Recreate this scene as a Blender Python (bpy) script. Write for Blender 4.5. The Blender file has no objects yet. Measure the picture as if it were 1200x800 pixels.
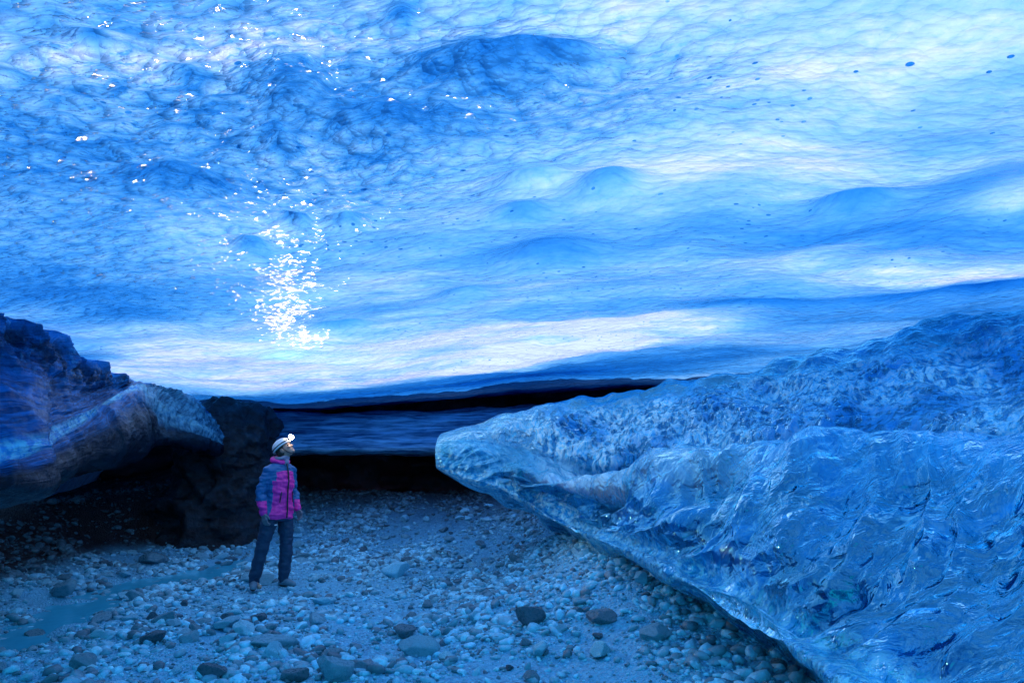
import bpy, bmesh, math, random
import numpy as np
from mathutils import Vector, Matrix

random.seed(4)
rng = np.random.default_rng(7)
sc = bpy.context.scene
COL = sc.collection
R = math.radians

# ------------------------------------------------------------------ camera
CAMZ = 1.5
F = 800.0
PITCH = math.atan(138 / 800)
cam_d = bpy.data.cameras.new('camera')
cam_d.lens = 24; cam_d.sensor_width = 36; cam_d.clip_end = 2000; cam_d.clip_start = 0.05
cam = bpy.data.objects.new('camera', cam_d)
COL.objects.link(cam)
cam.location = (0, 0, CAMZ)
cam.rotation_euler = (math.pi / 2 + PITCH, 0, 0)
sc.camera = cam
cp, sp = math.cos(PITCH), math.sin(PITCH)


def at(px, py, Y):
    """survey point: photo position plus its distance ahead -> world point"""
    u = (px - 600) / F; v = (400 - py) / F
    dy = cp - v * sp; dz = sp + v * cp
    t = Y / dy
    return (u * t, Y, CAMZ + dz * t)


# ------------------------------------------------------------------ noise
_perm = rng.permutation(4096).astype(np.int64)
_grad = rng.normal(size=(4096, 3)); _grad /= np.linalg.norm(_grad, axis=1)[:, None]


def pn(p):
    p = np.asarray(p, dtype=np.float64)
    i = np.floor(p).astype(np.int64); f = p - i
    w = f * f * f * (f * (f * 6 - 15) + 10)
    out = np.zeros(len(p))
    for dx in (0, 1):
        for dy in (0, 1):
            for dz in (0, 1):
                h = _perm[(i[:, 0] + dx) & 4095]
                h = _perm[(h + i[:, 1] + dy) & 4095]
                h = _perm[(h + i[:, 2] + dz) & 4095]
                g = _grad[h]
                d = (f[:, 0] - dx) * g[:, 0] + (f[:, 1] - dy) * g[:, 1] + (f[:, 2] - dz) * g[:, 2]
                wx = w[:, 0] if dx else 1 - w[:, 0]
                wy = w[:, 1] if dy else 1 - w[:, 1]
                wz = w[:, 2] if dz else 1 - w[:, 2]
                out += wx * wy * wz * d
    return out * 1.6


def fbm(p, octs=4, gain=0.5, lac=2.03):
    a = 1.0; s = 0; q = np.array(p, dtype=np.float64)
    for _ in range(octs):
        s = s + a * pn(q)
        q = q * lac + 17.3; a *= gain
    return s


def ridged(p, octs=4, gain=0.5):
    a = 1.0; s = 0; q = np.array(p, dtype=np.float64)
    for _ in range(octs):
        s = s + a * (1 - 2 * np.abs(pn(q)))
        q = q * 2.07 + 9.1; a *= gain
    return s


def sst(a, b, x):
    t = np.clip((x - a) / (b - a), 0, 1)
    return t * t * (3 - 2 * t)


# ------------------------------------------------------------------ mesh helpers
def link(o, parent=None):
    COL.objects.link(o)
    if parent is not None: o.parent = parent
    return o


def mesh_np(name, V, Fc, mat, parent=None, smooth=True, attrs=None):
    """V (n,3), Fc (m,k) constant k"""
    V = np.ascontiguousarray(V, dtype=np.float32); Fc = np.ascontiguousarray(Fc, dtype=np.int32)
    me = bpy.data.meshes.new(name)
    k = Fc.shape[1]
    me.vertices.add(len(V)); me.vertices.foreach_set('co', V.ravel())
    me.loops.add(Fc.size); me.loops.foreach_set('vertex_index', Fc.ravel())
    me.polygons.add(len(Fc)); me.polygons.foreach_set('loop_start', np.arange(0, Fc.size, k, dtype=np.int32))
    if smooth:
        me.polygons.foreach_set('use_smooth', np.ones(len(Fc), dtype=bool))
    me.update(calc_edges=True)
    for an, (typ, data) in (attrs or {}).items():
        a = me.attributes.new(an, typ, 'POINT')
        a.data.foreach_set('value' if typ == 'FLOAT' else 'vector', np.ascontiguousarray(data, dtype=np.float32).ravel())
    for m in (mat if isinstance(mat, (list, tuple)) else [mat]):
        me.materials.append(m)
    return link(bpy.data.objects.new(name, me), parent)


def grid_faces(nu, nv, wrap_v=False):
    i = np.arange(nu - 1)[:, None]; j = np.arange(nv if wrap_v else nv - 1)[None, :]
    j2 = (j + 1) % nv
    a = i * nv + j; b = i * nv + j2; c = (i + 1) * nv + j2; d = (i + 1) * nv + j
    return np.stack([a, b, c, d], -1).reshape(-1, 4)


def crom(P, t, closed=False):
    """Catmull-Rom along axis 0 of P at params t (0..n-1 or 0..n closed)"""
    n = P.shape[0]
    i = np.floor(t).astype(int)
    if closed:
        i0 = i % n; f = t - i
        a, b, c, d = P[(i0 - 1) % n], P[i0], P[(i0 + 1) % n], P[(i0 + 2) % n]
    else:
        i = np.clip(i, 0, n - 2); f = t - i
        ext = np.concatenate([2 * P[:1] - P[1:2], P, 2 * P[-1:] - P[-2:-1]], 0)
        a, b, c, d = ext[i], ext[i + 1], ext[i + 2], ext[i + 3]
    f = f.reshape((-1,) + (1,) * (P.ndim - 1))
    return 0.5 * ((2 * b) + (-a + c) * f + (2 * a - 5 * b + 4 * c - d) * f ** 2 + (-a + 3 * b - 3 * c + d) * f ** 3)


def normals_grid(G, wrap_v=False):
    du = np.gradient(G, axis=0)
    if wrap_v:
        dv = np.roll(G, -1, 1) - np.roll(G, 1, 1)
    else:
        dv = np.gradient(G, axis=1)
    n = np.cross(du, dv)
    return n / (np.linalg.norm(n, axis=-1, keepdims=True) + 1e-9)


def tag(o, label=None, cat=None, group=None, kind=None):
    if label: o['label'] = label
    if cat: o['category'] = cat
    if group: o['group'] = group
    if kind: o['kind'] = kind
    return o


# ------------------------------------------------------------------ materials
class N:
    def __init__(self, name):
        self.m = bpy.data.materials.new(name); self.m.use_nodes = True
        self.t = self.m.node_tree; self.t.nodes.clear()
        self.out = self.t.nodes.new('ShaderNodeOutputMaterial')

    def n(self, typ, **kw):
        nd = self.t.nodes.new('ShaderNode' + typ)
        for k, v in kw.items():
            if k.startswith('_'): setattr(nd, k[1:], v)
        for k, v in kw.items():
            if not k.startswith('_'): self.set(nd, k, v)
        return nd

    def set(self, nd, k, v):
        key = k.replace('__', ' ')
        inp = nd.inputs[int(key[1:])] if key[0] == 'i' and key[1:].isdigit() else nd.inputs[key]
        if isinstance(v, bpy.types.NodeSocket): self.t.links.new(v, inp)
        elif isinstance(v, bpy.types.Node): self.t.links.new(v.outputs[0], inp)
        else: inp.default_value = v

    def math(self, op, a, b=0.0, c=0.0, clamp=False):
        nd = self.t.nodes.new('ShaderNodeMath'); nd.operation = op; nd.use_clamp = clamp
        self.set(nd, 'i0', a); self.set(nd, 'i1', b)
        if op in ('MULTIPLY_ADD', 'SMOOTH_MIN'): self.set(nd, 'i2', c)
        return nd.outputs[0]

    def noise(self, vec, scale, detail=4, rough=0.5, dist=0.0, **k):
        nd = self.n('TexNoise', Vector=vec, Scale=scale, Detail=detail, Roughness=rough, Distortion=dist)
        return nd.outputs[0]

    def scaled(self, vec, s, rot=(0, 0, 0)):
        nd = self.t.nodes.new('ShaderNodeMapping'); self.set(nd, 'Vector', vec)
        nd.inputs['Scale'].default_value = s; nd.inputs['Rotation'].default_value = rot
        return nd.outputs[0]

    def ramp(self, fac, lo, hi, a=0.0, b=1.0):
        nd = self.t.nodes.new('ShaderNodeMapRange'); nd.interpolation_type = 'SMOOTHSTEP'
        self.set(nd, 'i0', fac)
        for i, v in zip((1, 2, 3, 4), (lo, hi, a, b)): self.set(nd, 'i%d' % i, v)
        return nd.outputs[0]

    def mixc(self, f, a, b, mode='MIX'):
        nd = self.t.nodes.new('ShaderNodeMixRGB'); nd.blend_type = mode
        self.set(nd, 'i0', f)
        self.set(nd, 'i1', a if not isinstance(a, tuple) else tuple(a) + (1,) * (4 - len(a)))
        self.set(nd, 'i2', b if not isinstance(b, tuple) else tuple(b) + (1,) * (4 - len(b)))
        return nd.outputs[0]

    def attr(self, name):
        nd = self.t.nodes.new('ShaderNodeAttribute'); nd.attribute_name = name
        return nd

    def bump(self, h, dist, strength=1.0, normal=None):
        nd = self.n('Bump', Height=h, Distance=dist, Strength=strength)
        if normal is not None: self.set(nd, 'Normal', normal)
        return nd.outputs[0]

    def absorb(self, t, k=(2.4, 0.90, 0.40)):
        """Beer law: daylight left after a thickness t of glacier ice"""
        c = self.t.nodes.new('ShaderNodeCombineColor')
        for i, kk in enumerate(k):
            self.set(c, 'i%d' % i, self.math('EXPONENT', self.math('MULTIPLY', t, -kk)))
        return c.outputs[0]

    def surf(self, s):
        self.t.links.new(s.outputs[0] if isinstance(s, bpy.types.Node) else s, self.out.inputs[0]); return self.m


def obj_coord(m):
    return m.n('TexCoord').outputs['Object']


def simple(name, col, rough=0.6, spec=0.5, bump=None, var=0.0, emit=None, metallic=0.0):
    m = N(name); co = obj_coord(m)
    base = tuple(col) + (1,)
    if var:
        base = m.mixc(m.noise(co, 30, 4), tuple(c * (1 - var) for c in col), tuple(min(1, c * (1 + var)) for c in col))
    p = m.n('BsdfPrincipled', Base__Color=base, Roughness=rough, Metallic=metallic)
    p.inputs['Specular IOR Level'].default_value = spec
    if bump: m.set(p, 'Normal', m.bump(m.noise(co, bump[0], 5), bump[1]))
    if emit: p.inputs['Emission Color'].default_value = tuple(emit[0]) + (1,); p.inputs['Emission Strength'].default_value = emit[1]
    return m.surf(p)


def ceiling_material():
    m = N('glacier_roof_ice'); co = obj_coord(m)
    thick = m.attr('thick').outputs['Fac']
    rough_a = m.attr('ripple').outputs['Fac']
    # flow banding in the ice, bubbles, frost clouds
    warp = m.n('TexNoise', Vector=co, Scale=0.8, Detail=3.0)
    cw = m.t.nodes.new('ShaderNodeMixRGB'); cw.blend_type = 'ADD'; cw.inputs[0].default_value = 0.5
    m.set(cw, 'i1', co); m.set(cw, 'i2', warp.outputs[1]); cw = cw.outputs[0]
    cs = m.scaled(cw, (0.55, 1.5, 1.0), (0, 0, R(-14)))
    big = m.noise(cs, 0.9, 6, 0.52)
    med = m.noise(cs, 2.8, 6, 0.6)
    fine = m.noise(cw, 14, 6, 0.7)
    t = m.math('ADD', thick, m.math('MULTIPLY', m.math('SUBTRACT', big, 0.5), 1.5))
    t = m.math('ADD', t, m.math('MULTIPLY', m.math('SUBTRACT', med, 0.5), 0.95))
    t = m.math('ADD', t, m.math('MULTIPLY', m.math('SUBTRACT', fine, 0.5), 0.35))
    # cracks / dark clear patches where the roof is rippled
    crack = m.ramp(m.noise(m.scaled(cw, (1, 1.8, 1)), 2.2, 8, 0.72), 0.54, 0.70)
    t = m.math('ADD', t, m.math('MULTIPLY', m.math('MULTIPLY', crack, rough_a), 0.95))
    # small melt pits
    vo = m.n('TexVoronoi', Vector=m.scaled(cw, (1, 1.25, 1)), Scale=7.5, Randomness=1.0)
    pit = m.ramp(m.math('ADD', vo.outputs['Distance'], m.math('MULTIPLY', m.math('SUBTRACT', m.noise(co, 5.0, 2), 0.5), 0.30)), 0.06, 0.10, 1, 0)
    pmask = m.ramp(m.noise(co, 0.45, 2), 0.46, 0.56)
    pit = m.math('MULTIPLY', pit, pmask)
    vo2 = m.n('TexVoronoi', Vector=co, Scale=9.5, Randomness=1.0)
    pit2 = m.math('MULTIPLY', m.ramp(vo2.outputs['Distance'], 0.07, 0.14, 1, 0), m.ramp(m.noise(co, 0.7, 3), 0.52, 0.6))
    pits = m.math('ADD', pit, m.math('MULTIPLY', pit2, 0.7))
    t = m.math('ADD', t, m.math('MULTIPLY', pits, 1.5))
    # cupped scallops with crisp crests
    wb = m.n('TexNoise', Vector=co, Scale=3.0, Detail=2.0)
    cb = m.t.nodes.new('ShaderNodeMixRGB'); cb.blend_type = 'ADD'; cb.inputs[0].default_value = 0.06
    m.set(cb, 'i1', co); m.set(cb, 'i2', wb.outputs[1]); cb = cb.outputs[0]
    cup = m.n('TexVoronoi', Vector=m.scaled(cb, (0.8, 1.3, 1)), Scale=12.0, Randomness=1.0).outputs['Distance']
    cup = m.math('MULTIPLY', cup, cup)
    cup2 = m.n('TexVoronoi', Vector=m.scaled(cb, (0.7, 1.4, 1), (0, 0, 0.25)), Scale=27.0, Randomness=1.0).outputs['Distance']
    cup2 = m.math('MULTIPLY', cup2, cup2)
    rmix = m.math('MULTIPLY_ADD', rough_a, 0.75, 0.14)
    dash = m.ramp(m.noise(m.scaled(cb, (1, 1.9, 1)), 12.0, 5, 0.6), 0.56, 0.68)  # dark dashes painted in as the shaded sides of the scallops
    t = m.math('ADD', t, m.math('MULTIPLY', m.math('ADD', m.math('SUBTRACT', cup, 0.2), m.math('MULTIPLY', dash, 0.55)), rmix))
    t = m.math('MAXIMUM', t, 0.02)
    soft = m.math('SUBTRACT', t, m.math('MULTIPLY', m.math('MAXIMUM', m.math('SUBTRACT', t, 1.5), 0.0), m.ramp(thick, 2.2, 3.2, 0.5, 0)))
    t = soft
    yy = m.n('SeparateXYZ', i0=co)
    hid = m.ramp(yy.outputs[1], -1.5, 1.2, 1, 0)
    tintc = m.mixc(hid, (0.52, 0.61, 1.0), (0.05, 0.92, 1.0))  # unseen roof behind the camera tinted cyan to add fill light
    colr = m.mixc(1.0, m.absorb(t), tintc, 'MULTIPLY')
    # surface relief
    rip = m.noise(m.scaled(cw, (0.8, 1.7, 1.2)), 10, 5, 0.6)
    sc_v = m.n('TexVoronoi', Vector=m.scaled(cw, (0.9, 1.6, 1)), Scale=8.5, _feature='SMOOTH_F1')
    h = m.math('MULTIPLY', m.math('ADD', m.math('MULTIPLY', rip, 0.7), m.math('ADD', m.math('MULTIPLY', cup, 1.5), m.math('MULTIPLY', cup2, 0.6))), m.math('ADD', m.math('MULTIPLY', rough_a, 1.0), 0.15))
    h = m.math('ADD', h, m.math('MULTIPLY', m.noise(cw, 2.2, 4, 0.45), 0.42))
    h = m.math('ADD', h, m.math('MULTIPLY', pits, 0.35))
    h = m.math('ADD', h, m.math('MULTIPLY', m.noise(cw, 34, 3, 0.5), 0.04))
    nrm = m.bump(h, 0.075)
    nrm_gl = m.bump(h, 0.042)
    nrm_soft = m.bump(h, 0.06)
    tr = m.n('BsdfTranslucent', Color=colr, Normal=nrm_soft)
    df = m.n('BsdfDiffuse', Color=(0.04, 0.66, 0.98, 1), Normal=nrm)
    a = m.n('MixShader', i0=0.13, i1=tr.outputs[0], i2=df.outputs[0])
    gl = m.n('BsdfGlossy', Color=(0.9, 0.95, 1, 1), Roughness=0.11, Normal=nrm_gl)
    fr = m.n('Fresnel', IOR=1.31, Normal=nrm_gl)
    fac = m.math('MULTIPLY', fr.outputs[0], 0.8)
    return m.surf(m.n('MixShader', i0=fac, i1=a.outputs[0], i2=gl.outputs[0]))


def clear_ice(name, tint=(0.55, 0.83, 0.97), body=(0.06, 0.50, 0.90), body_mix=0.34, absorb=0.16, bump=0.045, scale=1.0, rough=0.06):
    """solid clear glacier ice with clouds of bubbles inside"""
    m = N(name); co = obj_coord(m)
    st = m.attr('st').outputs['Vector']
    rgh = m.attr('ripple').outputs['Fac']
    warp = m.n('TexNoise', Vector=co, Scale=1.6 * scale, Detail=3.0)
    cw = m.t.nodes.new('ShaderNodeMixRGB'); cw.blend_type = 'ADD'; cw.inputs[0].default_value = 0.35
    m.set(cw, 'i1', co); m.set(cw, 'i2', warp.outputs[1]); cw = cw.outputs[0]
    flow = m.noise(m.scaled(st, (26 * scale, 3.2 * scale, 1)), 1.0, 6, 0.6, 0.4)
    chop = m.n('TexVoronoi', Vector=m.scaled(cw, (1, 1, 1.3)), Scale=9.0 * scale, _feature='SMOOTH_F1').outputs['Distance']
    grain = m.noise(cw, 26 * scale, 5, 0.65)
    mid = m.noise(cw, 5 * scale, 5, 0.6)
    h1 = m.math('MULTIPLY', flow, m.math('SUBTRACT', 1.3, rgh))
    h2 = m.math('MULTIPLY', m.math('ADD', chop, m.math('MULTIPLY', grain, 0.35)), m.math('ADD', rgh, 0.12))
    h = m.math('ADD', m.math('ADD', h1, h2), m.math('MULTIPLY', mid, 1.2))
    nrm = m.bump(h, bump)
    cloud = m.ramp(m.noise(cw, 1.7 * scale, 7, 0.7), 0.40, 0.66)
    bodyc = m.mixc(m.ramp(m.noise(cw, 4.5 * scale, 6, 0.7), 0.35, 0.7), (0.006, 0.10, 0.30), (0.40, 0.86, 0.97))
    df = m.n('BsdfDiffuse', Color=bodyc, Normal=nrm)
    tl = m.n('BsdfTranslucent', Color=bodyc, Normal=nrm)
    dd = m.n('MixShader', i0=0.35, i1=df.outputs[0], i2=tl.outputs[0])
    rf = m.n('BsdfRefraction', Color=tuple(tint) + (1,), Roughness=rough * .5, IOR=1.25, Normal=nrm)
    inner = m.n('MixShader', i0=m.math('MULTIPLY_ADD', cloud, 0.55, body_mix - 0.2, clamp=True), i1=rf.outputs[0], i2=dd.outputs[0])
    gl = m.n('BsdfGlossy', Color=(1, 1, 1, 1), Roughness=rough + 0.02, Normal=nrm)
    fr = m.n('Fresnel', IOR=1.36, Normal=nrm)
    fac = m.math('MULTIPLY_ADD', fr.outputs[0], 1.5, 0.07, clamp=True)
    s = m.surf(m.n('MixShader', i0=fac, i1=inner.outputs[0], i2=gl.outputs[0]))
    if absorb:
        v = m.n('VolumeAbsorption', Color=(0.30, 0.68, 0.92, 1), Density=absorb)
        m.t.links.new(v.outputs[0], m.out.inputs[1])
    return s


def dark_rock(name, a=(0.02, 0.012, 0.014), b=(0.06, 0.035, 0.035), rough=0.45, sc_=2.0, bumpd=0.06):
    m = N(name); co = obj_coord(m)
    c = m.mixc(m.ramp(m.noise(m.scaled(co, (1, 1, 2.5)), sc_, 8, 0.65), 0.35, 0.7), a, b)
    p = m.n('BsdfPrincipled', Base__Color=c, Roughness=rough)
    m.set(p, 'Normal', m.bump(m.noise(co, sc_ * 3, 8, 0.65), bumpd))
    return m.surf(p)


def ground_material():
    m = N('wet_gravel_sand'); co = obj_coord(m)
    dark = m.attr('dark').outputs['Fac']
    n1 = m.noise(co, 1.2, 6, 0.6); n2 = m.noise(co, 22, 6, 0.7)
    v = m.n('TexVoronoi', Vector=co, Scale=42.0)
    v2 = m.n('TexVoronoi', Vector=co, Scale=85.0)
    c = m.mixc(m.ramp(n2, 0.3, 0.7), (0.05, 0.26, 0.40), (0.20, 0.66, 0.88))
    c = m.mixc(0.6, c, m.math('ADD', v.outputs['Color'], 0.0), 'SOFT_LIGHT')
    c = m.mixc(m.ramp(n1, 0.35, 0.65, 0, .7), c, (0.13, 0.50, 0.70))
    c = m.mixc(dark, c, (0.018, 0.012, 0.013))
    h = m.math('ADD', m.math('MULTIPLY', v.outputs['Distance'], -1.0), m.math('MULTIPLY', v2.outputs['Distance'], -0.45))
    h = m.math('ADD', h, m.math('MULTIPLY', n2, 0.6))
    p = m.n('BsdfPrincipled', Base__Color=c, Roughness=m.ramp(n1, 0.3, 0.7, 0.35, 0.75))
    m.set(p, 'Normal', m.bump(h, 0.022))
    return m.surf(p)


def stone_material(name='grey_stone', mul=1.0):
    m = N(name); co = obj_coord(m)
    geo = m.n('NewGeometry')
    rnd = geo.outputs['Random Per Island']
    oi = m.n('ObjectInfo').outputs['Random']
    r = m.math('FRACT', m.math('ADD', rnd, m.math('MULTIPLY', oi, 7.31)))
    tone = m.t.nodes.new('ShaderNodeValToRGB')
    e = tone.color_ramp.elements
    e[0].position = 0.0; e[0].color = (0.025 * mul, 0.07 * mul, 0.095 * mul, 1)
    e[1].position = 1.0; e[1].color = (0.20 * mul, 0.46 * mul, 0.52 * mul, 1)
    for pos, g in ((0.25, 0.19), (0.6, 0.34), (0.85, 0.46)):
        k = e.new(pos); k.color = (g * mul * .34, g * mul * .96, g * mul * 1.2, 1)
    m.set(tone, 'i0', r)
    n = m.noise(co, 18, 6, 0.65)
    c = m.mixc(m.ramp(n, 0.35, 0.65), m.mixc(0.35, tone.outputs[0], (0.07, 0.08, 0.085)), tone.outputs[0])
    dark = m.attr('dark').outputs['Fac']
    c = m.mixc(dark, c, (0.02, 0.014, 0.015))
    p = m.n('BsdfPrincipled', Base__Color=c, Roughness=m.ramp(m.noise(co, 5, 3), 0.35, 0.65, 0.16, 0.55))
    m.set(p, 'Normal', m.bump(m.noise(co, 38, 6, 0.7), 0.012))
    return m.surf(p)


M_ceil = ceiling_material()
def ledge_material():
    m = N('clear_ledge_ice'); co = obj_coord(m)
    st = m.attr('st').outputs['Vector']
    sx = m.n('SeparateXYZ', i0=st); S, T0 = sx.outputs[0], sx.outputs[1]
    warp = m.n('TexNoise', Vector=co, Scale=2.2, Detail=3.0)
    cwn = m.t.nodes.new('ShaderNodeMixRGB'); cwn.blend_type = 'ADD'; cwn.inputs[0].default_value = 0.25
    m.set(cwn, 'i1', co); m.set(cwn, 'i2', warp.outputs[1]); cw = cwn.outputs[0]
    T = m.math('ADD', T0, m.math('MULTIPLY', m.math('SUBTRACT', m.noise(co, 1.4, 4, .55), 0.5), 0.35))
    upper = m.math('MULTIPLY', m.ramp(T, 0.15, 0.7), m.ramp(T, 1.7, 2.05, 1, 0))
    shelf = m.math('MULTIPLY', m.ramp(T, 1.85, 2.1), m.ramp(T, 2.7, 3.3, 1, 0))
    rim = m.math('MULTIPLY', m.ramp(T0, 4.6, 5.0), m.ramp(T0, 6.0, 6.3, 1, 0))
    nose = m.ramp(S, 1.3, 2.6, 1, 0)
    # leaning melt dimples on the upper face
    dn = m.noise(m.scaled(cw, (1.0, 1.0, 0.42), (0, R(38), R(20))), 13.0, 4, 0.55)
    dim = m.ramp(dn, 0.47, 0.62)
    dn2 = m.noise(m.scaled(cw, (1.0, 1.0, 0.5), (0, R(38), R(20))), 30.0, 3, 0.55)
    fl_c = m.t.nodes.new('ShaderNodeMixRGB'); fl_c.blend_type = 'ADD'; fl_c.inputs[0].default_value = 0.35
    m.set(fl_c, 'i1', m.scaled(st, (1.0, 1.0, 1.0), (0, 0, R(22)))); m.set(fl_c, 'i2', warp.outputs[1])
    flow = m.noise(m.scaled(fl_c.outputs[0], (9, 2.2, 1)), 1.0, 5, 0.58, 1.0)
    mid = m.noise(cw, 2.6, 3, 0.5, 0.6); sm = m.noise(cw, 7, 3, 0.5, 0.8)
    ds_ = m.n('TexVoronoi', Vector=cw, Scale=7.0, _feature='SMOOTH_F1').outputs['Distance']
    front = m.math('MULTIPLY', m.ramp(T, 2.9, 3.5), m.ramp(T0, 6.0, 6.3, 1, 0))
    h = m.math('MULTIPLY', m.math('ADD', m.math('MULTIPLY', dim, -0.55), m.math('MULTIPLY', dn2, 0.5)), m.math('MULTIPLY_ADD', rim, 0.7, upper))
    h = m.math('ADD', h, m.math('MULTIPLY', flow, m.math('MULTIPLY_ADD', shelf, 0.7, 0.12)))
    glint = m.noise(cw, 21, 3, 0.55)
    h = m.math('ADD', h, m.math('MULTIPLY', glint, m.math('MULTIPLY', m.ramp(m.noise(cw, 2.4, 3, .5), 0.48, 0.62), 0.42)))
    h = m.math('ADD', h, m.math('MULTIPLY', ds_, m.math('MULTIPLY_ADD', front, 1.0, 0.1)))
    h = m.math('ADD', h, m.math('ADD', m.math('MULTIPLY', mid, 2.2), m.math('MULTIPLY', sm, m.math('MULTIPLY_ADD', upper, -0.5, 1.0))))
    nrm = m.bump(h, 0.042)
    # clear depths, veils of bubbles; the tones also paint in shading contrast
    big = m.noise(cw, 0.9, 4, 0.5)
    veil = m.ramp(m.noise(m.scaled(cw, (1, 1, .7)), 1.9, 6, 0.6, 0.8), 0.42, 0.68)
    deep, blue, pale = (0.001, 0.040, 0.17), (0.006, 0.22, 0.62), (0.45, 0.90, 0.99)
    c = m.mixc(veil, (0.001, 0.05, 0.19), blue)
    c = m.mixc(m.math('MULTIPLY', m.ramp(m.noise(cw, 3.6, 6, 0.62, 1.0), 0.60, 0.74), 0.9), c, pale)
    cu = m.mixc(dim, m.mixc(m.ramp(dn2, .35, .6), (0.10, 0.62, 0.95), (0.62, 0.94, 1.0)), (0.006, 0.19, 0.48))  # dimple centres painted dark to stand for their shadow
    cu = m.mixc(m.ramp(m.math('ADD', big, m.math('MULTIPLY', S, 0.012)), 0.50, 0.66), cu, m.mixc(dim, blue, deep))
    c = m.mixc(m.math('MULTIPLY', upper, 0.95), c, cu)
    c = m.mixc(m.math('MULTIPLY', m.math('MULTIPLY', m.ramp(T, 1.75, 1.95), m.ramp(T, 2.05, 2.3, 1, 0)), m.ramp(S, 2.6, 3.6)), c, (0.002, 0.08, 0.28))  # shade of the groove painted as a dark band
    lit = m.math('MULTIPLY', m.ramp(S, 2.0, 2.9), m.ramp(S, 3.6, 5.5, 1, 0))       # highlight painted white on the roll nearest the thin roof
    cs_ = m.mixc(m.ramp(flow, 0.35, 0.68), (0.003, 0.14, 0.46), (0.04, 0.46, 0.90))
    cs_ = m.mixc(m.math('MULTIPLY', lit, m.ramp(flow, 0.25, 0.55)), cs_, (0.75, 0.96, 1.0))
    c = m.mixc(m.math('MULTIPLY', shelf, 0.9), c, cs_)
    c = m.mixc(m.math('MULTIPLY', nose, 0.7), c, m.mixc(m.ramp(dn, .42, .62), (0.03, 0.24, 0.46), (0.25, 0.62, 0.82)))
    c = m.mixc(m.math('MULTIPLY', rim, 0.8), c, m.mixc(m.ramp(m.noise(cw, 15, 4, .6), .42, .6), (0.01, 0.30, 0.66), (0.5, 0.92, 1.0)))  # bright sparkle of the rim painted as pale flecks
    df = m.n('BsdfDiffuse', Color=c, Normal=nrm); tl = m.n('BsdfTranslucent', Color=c, Normal=nrm)
    dd = m.n('MixShader', i0=0.12, i1=df.outputs[0], i2=tl.outputs[0])
    rf = m.n('BsdfRefraction', Color=(0.30, 0.86, 1.0, 1), Roughness=0.02, IOR=1.2, Normal=nrm)
    clear = m.math('MULTIPLY', m.ramp(m.noise(cw, 1.4, 4, .5), 0.42, 0.60, 0.02, 0.40), m.math('MULTIPLY_ADD', upper, -0.8, 1.0))
    inner = m.n('MixShader', i0=clear, i1=dd.outputs[0], i2=rf.outputs[0])
    fr = m.n('Fresnel', IOR=1.45, Normal=nrm)
    gl = m.n('BsdfGlossy', Color=m.mixc(m.ramp(fr.outputs[0], 0.05, 0.25), (0.20, 0.84, 1), (0.50, 0.93, 1)), Roughness=0.03, Normal=nrm)
    s_ = m.surf(m.n('MixShader', i0=m.math('MULTIPLY_ADD', fr.outputs[0], 2.1, m.math('MULTIPLY_ADD', upper, -0.10, 0.13), clamp=True), i1=inner.outputs[0], i2=gl.outputs[0]))
    v = m.n('VolumeAbsorption', Color=(0.20, 0.70, 0.95, 1), Density=0.15)
    m.t.links.new(v.outputs[0], m.out.inputs[1])
    return s_


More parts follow.
